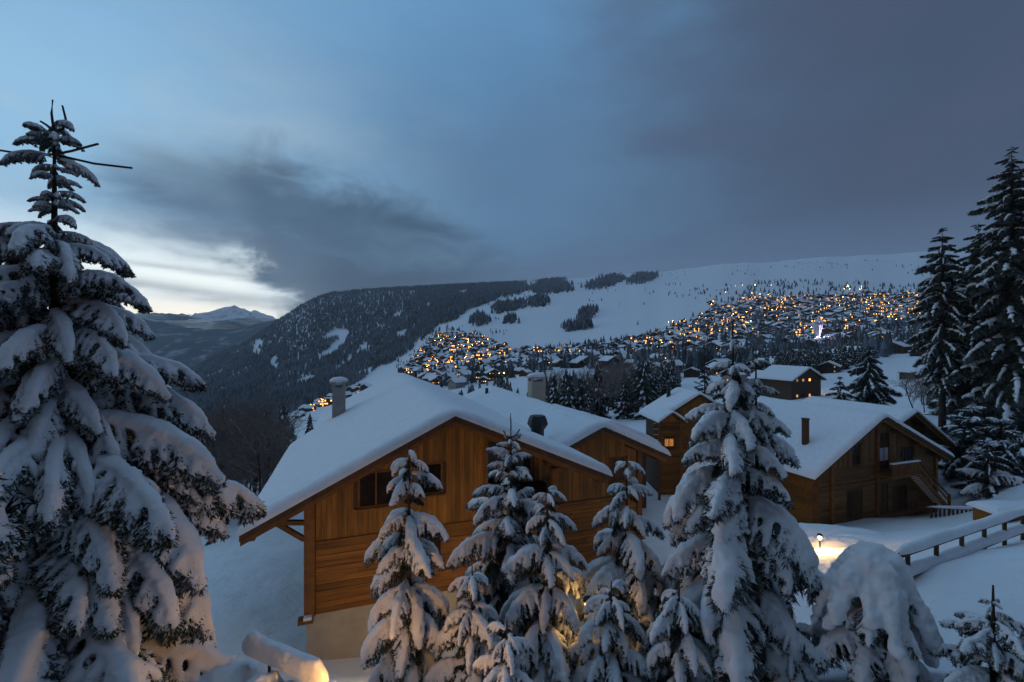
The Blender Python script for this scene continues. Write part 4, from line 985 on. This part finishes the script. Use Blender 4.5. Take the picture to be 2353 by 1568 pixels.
# snowy bushes at the foot of the tall spruces
for i, (px, py, Y, r_) in enumerate([(2232, 935, 42, 2.6), (2300, 960, 40, 3.0), (2350, 990, 39, 2.8), (2270, 1010, 37.5, 2.0)]):
    spruce(px, py, Y, [(0, .5), (1.5, r_ * .6), (3.5, r_), (6, r_)], 6.0, ['frosted young spruce at the foot of the tall spruces, highest on the bank', 'bushy frosted young spruce just right of the highest one', 'frosted young spruce cut by the right edge below the tallest spruce', 'small frosted spruce beside the rear wing roof'][i], LIGHT + MEDIUM[4:], .8, 7, 120 + i, (20, -10), .12, group='frosted young spruces below the tall ones')

# ------------------------------------------------------------------ bare trees and mid distance woods
def bare_tree_mesh(seed, H, spread):
    rng = random.Random(seed); mb = MB(); mb2 = MB()
    def grow(p, d, L, r, lvl):
        n = 4 if lvl < 2 else 3; pts = [p]
        for i in range(n):
            d = (d + Vector((rng.uniform(-.18, .18), rng.uniform(-.18, .18), .05))).normalized(); pts.append(pts[-1] + d * L / n)
        (mb if lvl == 0 else mb2).tube([tuple(q) for q in pts], [max(.012, r * 1.5) * (1 - .55 * i / n) for i in range(n + 1)], 5 if lvl < 2 else 3, cap=False)
        if lvl >= 4: return
        k = {0: 11, 1: 7, 2: 5, 3: 4}[lvl]
        for j in range(k):
            t = (.3 if lvl == 0 else .2) + (.7 if lvl == 0 else .8) * (j + rng.uniform(0, .9)) / k; i = min(n - 1, int(t * n)); q = pts[i].lerp(pts[i + 1], t * n - i)
            a = rng.uniform(0, 6.28); u = d.orthogonal().normalized(); u = Matrix.Rotation(a, 3, d) @ u
            nd = (d * .55 + u * spread + Vector((0, 0, .12))).normalized()
            grow(q, nd, L * rng.uniform(.38, .55), r * .42, lvl + 1)
    grow(Vector((0, 0, -.3)), Vector((0, 0, 1)), H, H * .014, 0)
    return mb.mesh('trunk', M['bark']), mb2.mesh('crown', M['twig'])
BT = [bare_tree_mesh(200 + i, 9.0, .75) for i in range(3)]
def far_spruce_mesh(seed, nw=11, nb=8, snow=.5):
    """whorls of drooping fans for a spruce of height 1"""
    rng = random.Random(seed); mb = MB(); ms = MB()
    for w in range(nw):
        z = .08 + .9 * w / nw; r = .21 * (1 - z) ** .8 * rng.uniform(.8, 1.15) + .012
        for j in range(nb):
            a = 2 * math.pi * (j + rng.uniform(-.35, .35)) / nb + w; L = r * rng.uniform(.7, 1.2); wd = L * .42; c, s = math.cos(a), math.sin(a)
            zt = z + rng.uniform(-.01, .02); P = [(0, 0, zt + .035), (L * .6 * c - wd * s * .6, L * .6 * s + wd * c * .6, zt - .02), (L * c, L * s, zt - .055 - rng.uniform(0, .02)), (L * .6 * c + wd * s * .6, L * .6 * s - wd * c * .6, zt - .02)]
            mb.add(P, [(0, 1, 2, 3)])
            mb.add([(L * .2 * c, L * .2 * s, zt + .01), (L * .9 * c, L * .9 * s, zt - .05), (L * .75 * c, L * .75 * s, zt - .10), (L * .3 * c, L * .3 * s, zt - .05)], [(0, 1, 2, 3)])
            if rng.random() < snow:
                e = rng.uniform(.45, .8); ms.add([(.25 * L * c, .25 * L * s, zt + .032), (L * .6 * c - wd * s * .6 * e, L * .6 * s + wd * c * .6 * e, zt - .008), (L * .93 * c, L * .93 * s, zt - .04), (L * .6 * c + wd * s * .6 * e, L * .6 * s - wd * c * .6 * e, zt - .008)], [(0, 1, 2, 3)])
    t = MB(); t.tube([(0, 0, -.03), (0, 0, .6), (0, 0, 1.0)], [.013, .007, .002], 5)
    return t.mesh('trunk', M['bark']), mb.mesh('crown', M['needle']), ms.mesh('crown_snow', M['snow'])
FS = [far_spruce_mesh(300 + i, 11, 8, sn) for i, sn in enumerate((.45, .6, .35, .5))]
def put_tree(kind, x, y, hgt, label, group, rng):
    root = empty('spruce' if kind == 's' else 'bare_tree', (x, y, gz(x, y)), rng.uniform(0, 6.28), label=label, cat='spruce tree' if kind == 's' else 'bare tree', group=group)
    if kind == 's':
        t, c, s_ = FS[rng.randrange(len(FS))]; root.scale = (hgt * rng.uniform(.85, 1.2), hgt * rng.uniform(.85, 1.2), hgt)
        link('trunk', t, root); cr = link('crown', c, root); link('crown_snow', s_, cr)
    else:
        t, c = BT[rng.randrange(len(BT))]; k = hgt / 12.0; root.scale = (k, k, k); link('trunk', t, root); link('crown', c, root)
    return root
rng = random.Random(5)
# brown leafless wood left of the big chalet
for i in range(84):
    px = rng.uniform(390, 618); Y = rng.uniform(34, 90)
    if px > 640 - (Y - 36) * .2 + 30: px -= 60
    put_tree('b', (px - CX) / F * Y, Y, rng.uniform(6, 10.5), 'leafless brown tree in the thicket beyond the left eave of the big chalet', 'leafless thicket left of the big chalet', rng)
for i in range(26):
    px = rng.uniform(400, 720); Y = rng.uniform(60, 170)
    put_tree('s', (px - CX) / F * Y, Y, rng.uniform(6, 11), 'dark spruce mixed into the leafless thicket beyond the left eave', 'spruces in the left thicket', rng)
# the dark ravine wood behind the chimneys
for i in range(120):
    px = rng.uniform(1215, 1560); Y = rng.uniform(105, 240)
    if px < 1230 + (Y - 105) * .2 and Y > 180: continue
    put_tree('s' if rng.random() < .68 else 'b', (px - CX) / F * Y, Y, rng.uniform(9, 16), 'dark tree in the ravine wood behind the pale chimney', 'ravine wood behind the chalet roofs', rng)
for i in range(26):
    px = rng.uniform(1020, 1230); Y = rng.uniform(190, 330)
    put_tree('s', (px - CX) / F * Y, Y, rng.uniform(6, 11), 'scattered spruce on the white slope behind the joined roofs', 'scattered spruces below the village', rng)
for i in range(22):
    px = rng.uniform(2060, 2353); Y = rng.uniform(56, 100)
    put_tree('b' if rng.random() < .6 else 's', (px - CX) / F * Y, Y, rng.uniform(3, 6.5), 'low frosted tree behind the tall dark spruces on the right', 'low trees behind the tall dark spruces', rng)

# labels that tell the members of small groups apart
ORD = ['leftmost', 'second from the left', 'third from the left', 'fourth from the left', 'fifth from the left', 'sixth from the left', 'seventh from the left', 'eighth from the left', 'ninth from the left', 'tenth from the left', 'eleventh from the left', 'twelfth from the left', 'thirteenth from the left', 'fourteenth from the left',
 'fourteenth from the right', 'thirteenth from the right', 'twelfth from the right', 'eleventh from the right', 'tenth from the right', 'ninth from the right', 'eighth from the right', 'seventh from the right', 'sixth from the right', 'fifth from the right', 'fourth from the right', 'third from the right', 'second from the right', 'rightmost']
def ordinals(group, base):
    m = sorted([o for o in COL.objects if o.get('group') == group and o.get('category')], key=lambda o: o.location.x / o.location.y); n = len(m)
    for i, o in enumerate(m):
        w = ORD[i] if i < (n + 1) // 2 and i < 14 else ORD[27 - (n - 1 - i)] if n - 1 - i < 14 else None
        if w: o['label'] = base % w
ordinals('spruces in the left thicket', 'dark spruce mixed into the leafless thicket beyond the left eave, %s')
ordinals('scattered spruces below the village', 'scattered spruce on the white slope behind the joined roofs, %s')
ordinals('low trees behind the tall dark spruces', 'low frosted tree behind the tall dark spruces, %s')
# ------------------------------------------------------------------ far forest, village
def inpoly(x, y, P):
    c = False; j = len(P) - 1
    for i in range(len(P)):
        if (P[i][1] > y) != (P[j][1] > y) and x < (P[j][0] - P[i][0]) * (y - P[i][1]) / (P[j][1] - P[i][1]) + P[i][0]: c = not c
        j = i
    return c
def pix(x, y, z): return (CX + F * x / y, CY - F * z / y)
FOREST = [(395, 900), (395, 868), (480, 812), (560, 784), (625, 738), (700, 688), (745, 660), (1100, 645), (1200, 645), (1140, 690), (1075, 712), (1050, 735), (1005, 748), (985, 770), (955, 798), (900, 834), (865, 846), (835, 872), (745, 918), (640, 965), (620, 1000), (600, 1080), (395, 1080)]
PATCH = [[(1120, 668), (1150, 652), (1200, 650), (1215, 668), (1165, 682)], [(1215, 668), (1240, 648), (1300, 644), (1312, 668), (1250, 682)], [(1215, 692), (1240, 682), (1262, 694), (1250, 708), (1218, 706)], [(1340, 664), (1380, 642), (1420, 634), (1430, 644), (1385, 662)], [(1440, 652), (1462, 634), (1510, 632), (1500, 642), (1460, 652)], [(1130, 705), (1200, 694), (1210, 708), (1140, 720)],
         [(1085, 735), (1105, 725), (1120, 742), (1090, 752)], [(1325, 735), (1350, 714), (1370, 712), (1350, 736)], [(1160, 740), (1176, 728), (1180, 744)], [(1296, 756), (1360, 750), (1350, 762), (1300, 764)]]
CLEAR = [(592, 798, 14, 26), (838, 800, 13, 15), (985, 704, 9, 6), (632, 838, 12, 18)]
rng = random.Random(9)
pts = []
N = 52000
R1 = np.random.RandomState(3)
px_ = R1.uniform(395, 1520, N); ly_ = np.exp(R1.uniform(math.log(640), math.log(2700), N) )
ly_ = np.where(R1.uniform(size=N) < .5, ly_, R1.uniform(900, 2650, N))
X_ = (px_ - CX) / F * ly_; Z_ = ground_z(X_, ly_); PYv = CY - F * Z_ / ly_
for x, y, z, a, b in zip(X_, ly_, Z_, px_, PYv):
    ok = inpoly(a, b, FOREST)
    if ok and y < 860 and a > 640: ok = False
    if ok:
        for (cx, cy, rx, ry) in CLEAR:
            if ((a - cx) / rx) ** 2 + ((b - cy) / ry) ** 2 < .75 + 1.1 * noise.noise((a * .16, b * .22, 3.0)) + .5 * noise.noise((a * .5, b * .5, 8.0)): ok = False
        d = (a - 845) * .63 + (b - 790) * .78       # the slanting meadow strip
        if 770 < a < 845 and abs(d) < 4 + 9 * noise.noise((a * .1, b * .1, 0)): ok = False
        if noise.noise((x * .011, y * .006, 2.2)) > .42: ok = False
    if not ok:
        ok = y > 900 and any(inpoly(a + 14 * noise.noise((x * .02, y * .02, 1)) + rng.gauss(0, 4), b + rng.gauss(0, 2.5), P) for P in PATCH)
    if ok: pts.append((x, y, z))
def cone_forest(name, pts, hmin, hmax, seed, **k):
    r = np.random.RandomState(seed); n = len(pts); P = np.array(pts)
    h = r.uniform(hmin, hmax, n); w = h * r.uniform(.17, .27, n); a0 = r.uniform(0, 6.28, n)
    K = 5; V = []; 
    for tier, (zb, zt, ww) in enumerate(((.05, .68, 1.0), (.42, 1.0, .66))):
        for j in range(K):
            t = a0 + 2 * math.pi * j / K + tier * .6
            q = ww * w * (1 + .25 * r.uniform(-1, 1, n)); V.append(np.stack([P[:, 0] + q * np.cos(t), P[:, 1] + q * np.sin(t), P[:, 2] + h * (zb + .05 * r.uniform(-1, 1, n))], 1))
        V.append(np.stack([P[:, 0], P[:, 1], P[:, 2] + h * zt], 1))
    V = np.stack(V, 1).reshape(-1, 3); m = 2 * (K + 1)
    base = []
    for tier in range(2):
        o = tier * (K + 1)
        for j in range(K): base.append((o + j, o + (j + 1) % K, o + K))
    f = (np.arange(n)[:, None, None] * m + np.array(base)[None]).reshape(-1, 3)
    fz = r.uniform(.05, .6, n) + (np.clip((P[:, 2] - 130) / 220, 0, .45) if hmin > 12 else 0)  # frosted share; the extra uphill paints the ridge fading into the cloud
    mi = (r.uniform(size=n * 10) < np.repeat(fz, 10)).astype(int)
    me = np_mesh(name, V, f, [M['forest'], M['frost']], False, mi)
    return link(name, me, kind='stuff', **k)
M['frost'] = mat('frosted_boughs', (.17, .20, .235), .9)
cone_forest('forest', pts, 13, 24, 4, label='dark snow dusted conifer forest covering the mountain side below the cloud')
# bushes and single trees on the white slope
bp = []
while len(bp) < 330:
    a = rng.uniform(1040, 2140); y = rng.uniform(820, 2300); x = (a - CX) / F * y; z = float(ground_z([x], [y])[0]); b = CY - F * z / y
    if 575 < b < 770 and noise.noise((x * .008, y * .005, 7.7)) > .34 - .2 * rng.random(): bp.append((x, y, z))
cone_forest('far_bushes', bp, 4, 11, 6, label='small dark trees and bushes dotted over the white upper slope')

VILLAGE = [(898, 842), (960, 798), (1000, 752), (1010, 745), (1090, 768), (1180, 808), (1330, 798), (1470, 778), (1560, 745), (1640, 712), (1590, 662), (1660, 655), (1760, 644), (1900, 642), (2000, 652), (2125, 660), (2190, 690), (2190, 800), (2120, 812), (2060, 812), (1950, 850), (1870, 866), (1760, 868), (1640, 850), (1560, 868), (1480, 852), (1330, 845), (1250, 858), (1120, 880), (1040, 894), (960, 876)]
TONGUE = [(618, 990), (720, 915), (800, 905), (845, 885), (850, 900), (790, 925), (720, 945), (625, 1000)]
VOID = [[(1862, 742), (1900, 742), (1900, 786), (1862, 786)], [(1130, 690), (1640, 690), (1560, 745), (1470, 772), (1190, 800)], [(1210, 845), (1370, 850), (1390, 900), (1210, 900)], [(1640, 690), (1700, 690), (1690, 700), (1640, 705)], [(1990, 815), (2130, 815), (2130, 900), (1990, 900)]]
HOT = [(1010, 846, 22, 28, 5), (1180, 808, 10, 16, 2), (1060, 800, 8, 22, 5), (1750, 682, 14, 60, 6), (1850, 768, 10, 35, 5), (1930, 812, 9, 30, 5), (1600, 770, 9, 40, 6), (1480, 830, 7, 40, 8), (1720, 660, 10, 60, 3), (1690, 745, 9, 50, 5), (2060, 795, 3, 8, 3), (740, 925, 9, 36, 6), (1560, 745, 6, 30, 3), (1960, 665, 8, 60, 5), (1060, 835, 8, 24, 6), (1130, 820, 6, 24, 5), (1812, 905, 6, 30, 8), (1950, 822, 6, 40, 6), (1560, 800, 7, 60, 8), (2060, 740, 6, 60, 14), (1120, 870, 5, 60, 6)]
house = []; 
def try_house(a, y, gap, zones):
    x = (a - CX) / F * y; z = float(ground_z([x], [y])[0]); b = CY - F * z / y
    if not any(inpoly(a, b, P) for P in zones) or any(inpoly(a, b, P) for P in VOID): return
    for h_ in house:
        if (h_[0] - x) ** 2 + (h_[1] - y) ** 2 < gap * gap: return
    house.append((x, y, z, a, b))
for i in range(20000):
    a = rng.uniform(890, 2190); y = math.exp(rng.uniform(math.log(170), math.log(1500)))
    try_house(a, y, 11 + 6 * rng.random() + (7 if y < 400 else 0), [VILLAGE])
for i in range(500):
    try_house(rng.uniform(615, 850), rng.uniform(380, 800), 18, [TONGUE])
MANUAL = [(1838, 880, 1.45), (1745, 872, 1.1), (1815, 916, 1.0), (1958, 850, 1.1), (1882, 822, 1.35), (1925, 828, 1.0), (1505, 872, 1.0), (1545, 858, 1.0), (1470, 862, .9), (1590, 868, 1.0), (1650, 862, 1.1), (1690, 880, 1.0), (1775, 895, .9), (2060, 812, 1.0), (2110, 820, 1.1), (2020, 790, 1.0), (1905, 858, .9)]
def solve_y(a, b):
    Ys = np.exp(np.linspace(math.log(90), math.log(2500), 600)); Zs = ground_z((a - CX) / F * Ys, Ys); p = CY - F * Zs / Ys
    i = np.argmax(p < b); return float(Ys[i])
for (a, b, k_) in MANUAL:
    y = solve_y(a, b); x = (a - CX) / F * y
    house = [h_ for h_ in house if (h_[0] - x) ** 2 + (h_[1] - y) ** 2 > 300]; house.append((x, y, gz(x, y), a, b))
house.sort(key=lambda h_: h_[1])
WDIM = [(11, 10, 5.2), (13, 11, 6.0), (9, 9, 4.6), (15, 12, 7.2), (12, 14, 5.0)]
def gable_protos(w, d, e, plaster):
    ov = 1.1; rise = w * .24
    q = MB(); x, y = w / 2, d / 2
    q.add([(-x, -y, -3), (x, -y, -3), (x, y, -3), (-x, y, -3), (-x, -y, e), (x, -y, e), (x, y, e), (-x, y, e)], BOXF)
    q.add([(-x, -y, e), (x, -y, e), (0, -y, e + rise), (-x, y, e), (x, y, e), (0, y, e + rise)], np.array([(0, 1, 2), (4, 3, 5)]))
    wall = q.mesh('wall', M['farplaster'] if plaster else M['farwall'])
    q = MB(); s = rise / (w / 2); X = x + ov; Y = y + ov + .2
    for (t0, t1, nm) in ((.0, .28, 'r'), (.30, .85, 's')):
        if nm == 's': roof = q.mesh('roof', M['wood_dark']); q = MB()
        for sg in (-1, 1):
            P = [(0, -Y), (sg * X, -Y), (sg * X, Y), (0, Y)]
            zf = lambda px: e + rise - abs(px) * s
            pts8 = [(a, b, zf(a) + t0) for a, b in P] + [(a * (1.0 if nm == 'r' else .985), b * (1.0 if nm == 'r' else .985), zf(a) + t1) for a, b in P]
            q.add(pts8, BOXF if sg > 0 else BOXF[:, ::-1])
    snow = q.mesh('roof_snow', M['snow'])
    return wall, roof, snow
GP = [gable_protos(*WDIM[i % 5], i >= 5) for i in range(7)]
def win_mesh(m): return MB().box(-.40, .40, -.06, .06, -.42, .42).mesh('window', m)
WM = [win_mesh(M['lit']), win_mesh(M['lit2'])]; WDK = win_mesh(M['glass'])
FRNT = 300
stuff = {'wall': MB(), 'snow': MB(), 'lit': MB()}
DESC = ['dark wooden chalet with lit windows among the crowded village roofs', 'dark wooden chalet with unlit windows among the crowded village roofs']
lamps = []
for i, (x, y, z, a, b) in enumerate(house[:1300]):
    k = rng.randrange(len(GP)); w, d, e = WDIM[k % 5]
    rz = math.atan2(-x, y) + rng.choice((0, 0, .5, -.5, .9, -.8)) + rng.uniform(-.25, .25)
    hot = any(abs(a - h_[0]) < h_[3] * 1.1 and abs(b - h_[1]) < h_[4] * 2.2 for h_ in HOT); litp = (.75 if rng.random() < .85 else 0.0) if hot else (.42 if rng.random() < .55 else 0.0)
    sc = rng.uniform(.6, .92)
    wins = [(wx * w * .5, wz) for wx in (-.62, -.22, .22, .62) for wz in ((1.7, e - .2) if e > 4.7 else (2.2,))]
    if i < FRNT:
        nl = [rng.random() < litp * .8 for _ in wins]; anyl = any(nl)
        zone = 'below the church tower' if a > 1780 and b > 760 else 'above the church tower' if a > 1640 else 'at the left village tip' if a < 880 else 'by the white slope' if a < 1330 else 'in mid village'
        near = 'large' if y < 330 else 'small'; cnt_ = ['without a light', 'with one lit window', 'with two lit windows', 'with three lit windows', 'with four lit windows'][min(4, sum(nl))] if sum(nl) < 5 else 'with many lit windows'
        turn = 'turned left' if rz + math.atan2(x, y) < -.2 else 'turned right' if rz + math.atan2(x, y) > .2 else 'facing downhill'
        o = empty('chalet', (x, y, z), rz, label=f"{near} snowy {'plaster' if k >= 5 else 'wooden'} chalet, gable {turn}, {cnt_}, {zone}", cat='chalet', group=f"village chalets {zone}")
        o.scale = (sc, sc, sc)
        wl, rf, sn = GP[k]; W_ = link('wall', wl, o); r_ = link('roof', rf, o); link('roof_snow', sn, r_)
        for (wx, wz), l in zip(wins, nl):
            if not l and y > 420: continue
            q = link('window', WM[rng.random() < .3] if l else WDK, W_); q.location = (wx, -d / 2 - .03, wz)
        if litp and rng.random() < .5:
            for wy in (-.25, .25):
                q = link('window', WM[rng.random() < .3], W_); q.location = (math.copysign(w / 2 + .03, -x), wy * d, 2.0); q.rotation_euler = (0, 0, math.pi / 2)
    else:
        c, s_ = math.cos(rz), math.sin(rz)
        def put(key, me_):
            n = len(me_.vertices); co = np.empty(n * 3); me_.vertices.foreach_get('co', co); co = co.reshape(-1, 3) * sc
            co = np.stack([co[:, 0] * c - co[:, 1] * s_ + x, co[:, 0] * s_ + co[:, 1] * c + y, co[:, 2] + z], 1)
            f4 = [p.vertices[:] for p in me_.polygons if len(p.vertices) == 4]; f3 = [p.vertices[:] for p in me_.polygons if len(p.vertices) == 3]
            n0 = stuff[key].n
            stuff[key].v.append(co); stuff[key].n += n
            if f4: stuff[key].f4.append(np.array(f4) + n0)
            if f3: stuff[key].f3.append(np.array(f3) + n0)
        put('wall', GP[k][0]); put('snow', GP[k][2])
        for wx, wz in wins:
            if rng.random() < litp * .7:
                lx, ly = wx * sc, (-d / 2 - .05) * sc; px0, py0 = lx * c - ly * s_ + x, lx * s_ + ly * c + y
                stuff['lit'].box(px0 - .8, px0 + .8, py0 - .1, py0 + .1, z + wz * sc - .8, z + wz * sc + .8)
    if rng.random() < .3: lamps.append((x + rng.uniform(-9, 9), y - rng.uniform(7, 11)))
fv = empty('far_chalets', (0, 0, 0), 0, label='crowd of smaller chalets in the upper part of the village', kind='stuff')
for key, nm, m in (('wall', 'walls', M['farwall']), ('snow', 'roof_snow', M['snow']), ('lit', 'lit_windows', M['lit'])):
    if stuff[key].n: o = stuff[key].build(nm, m, fv, kind='stuff')
# street lamps
def lamp_mesh(m): return blob_mesh('lamp_head', m, (0, 0, 4.2), (.28, .28, .28), 0, 1, 0)
LH = [lamp_mesh(M['street']), lamp_mesh(M['street2'])]
LPOLE = MB().tube([(0, 0, -.5), (0, 0, 4.0)], .07, 5).mesh('pole', M['black_metal'])
for (a, b, n, sa, sb) in HOT:
    for _ in range(n):
        aa, bb = rng.gauss(a, sa * .6), rng.gauss(b, sb * .6); y = solve_y(aa, bb); lamps.append(((aa - CX) / F * y, y))
for i, (x, y) in enumerate(lamps[-300:]):
    o = empty('street_lamp', (x, y, gz(x, y)), 0, label='street lamp glowing warm between the village chalets', cat='street lamp', group='street lamps in the village')
    link('pole', LPOLE, o); link('lamp_head', LH[rng.random() < .3], o)
# village trees
VT = []
for i in range(6500):
    a = rng.uniform(900, 2190); y = math.exp(rng.uniform(math.log(170), math.log(1400))); x = (a - CX) / F * y; z = gz(x, y); b = CY - F * z / y
    if not inpoly(a, b, VILLAGE) or any(inpoly(a, b, P) for P in VOID[:2]): continue
    if min((h_[0] - x) ** 2 + (h_[1] - y) ** 2 for h_ in house) < 56: continue
    VT.append((x, y, z))
WOODS = [[(1690, 790), (1830, 770), (1840, 840), (1760, 850), (1700, 840)], [(2010, 740), (2120, 735), (2125, 770), (2020, 772)]]
for i in range(1500):
    a = rng.uniform(1690, 2125); y = rng.uniform(230, 700); x = (a - CX) / F * y; z = gz(x, y); b = CY - F * z / y
    if any(inpoly(a, b, P) for P in WOODS) and min((h_[0] - x) ** 2 + (h_[1] - y) ** 2 for h_ in house) > 60: VT.append((x, y, z))
VT.sort(key=lambda p_: p_[1])
for (x, y, z) in VT[:110]:
    put_tree('s', x, y, rng.uniform(7, 13), 'dark snowy spruce between the chalets on the near side of the village', 'spruces in the village', rng)
cone_forest('village_trees', VT[110:], 7, 15, 8, label='dark conifers scattered between the far chalets of the village')
# church tower in violet floodlight
y = 455; x = (1881 - CX) / F * y; z = gz(x, y)
ch = empty('church_tower', (x, y, z), .3, label='slender pale church tower floodlit violet in the middle of the village', cat='tower')
q = MB(); q.box(-2.4, 2.4, -2.4, 2.4, -2, 17); q.build('shaft', M['tower'], ch)
q = MB(); q.box(-2.7, 2.7, -2.7, 2.7, 17, 17.5); q.box(-2.2, 2.2, -2.2, 2.2, 17.5, 20.5); q.build('belfry', M['tower'], ch)
q = MB(); q.add([(-2.5, -2.5, 20.5), (2.5, -2.5, 20.5), (2.5, 2.5, 20.5), (-2.5, 2.5, 20.5), (0, 0, 25)], np.array([(0, 1, 4), (1, 2, 4), (2, 3, 4), (3, 0, 4)])); q.build('spire', M['snow'], ch)
for sx in (-.8, .8):
    q = MB(); q.box(sx - .4, sx + .4, -2.45, -2.41, 18, 20); q.build('louvre', M['black_metal'], ch)
for sx in (-1, 1):
    fl = MB(); fl.box(sx * 3 - .4, sx * 3 + .4, -7.2, -6.8, .2, .9); fo = fl.build('floodlight', M['violet'], ch)
    ld = bpy.data.lights.new('flood_light', 'POINT'); ld.energy = 30000; ld.color = (.66, .58, 1); ld.shadow_soft_size = .4
    lo = bpy.data.objects.new('flood_light', ld); COL.objects.link(lo); lo.parent = ch; lo.location = (sx * 3, -7.3, 1.6)
# ski lift pylons
for (a, b, hh) in ((1484, 672, 16), (1556, 645, 16), (1742, 655, 13), (1780, 652, 13), (1424, 706, 12)):
    y = solve_y(a, b); x = (a - CX) / F * y
    o = empty('lift_pylon', (x, y, gz(x, y)), 0, label='thin ski lift pylon standing on the white slope', cat='pylon', group='ski lift pylons on the white slope')
    q = MB(); q.tube([(0, 0, -1), (0, 0, hh)], [.5, .3], 6); q.build('mast', M['black_metal'], o)
    q = MB(); q.box(-3, 3, -.2, .2, hh - .2, hh + .2); q.build('crossarm', M['black_metal'], o)
# dark barn on the white field
p_ = (2085, 872); y = solve_y(*p_); x = (p_[0] - CX) / F * y
o = empty('barn', (x, y, gz(x, y)), .4, label='tiny dark barn alone on the white field left of the slender dark spruce', cat='barn')
q = MB(); q.box(-1.6, 1.6, -1.5, 1.5, -1, 2.2); q.build('wall', M['farwall'], o)
q = MB(); q.box(-2, 2, -1.9, 1.9, 2.2, 2.35); rr_ = q.build('roof', M['wood_dark'], o)
q = MB(); q.box(-1.9, 1.9, -1.8, 1.8, 2.36, 2.6); q.build('roof_snow', M['snow'], rr_)

# ------------------------------------------------------------------ air
hz = bpy.data.materials.new('haze'); hz.use_nodes = True; t = hz.node_tree
for n in list(t.nodes): t.nodes.remove(n)
vo = t.nodes.new('ShaderNodeVolumePrincipled'); vo.inputs['Density'].default_value = 6e-5; vo.inputs['Color'].default_value = (.86, .92, 1, 1)
om = t.nodes.new('ShaderNodeOutputMaterial'); t.links.new(vo.outputs[0], om.inputs['Volume'])
q = MB(); q.box(-12500, 12500, -60, 6700, -1500, 640)
link('haze', q.mesh('haze', hz), kind='stuff', label='cold evening haze in the air')
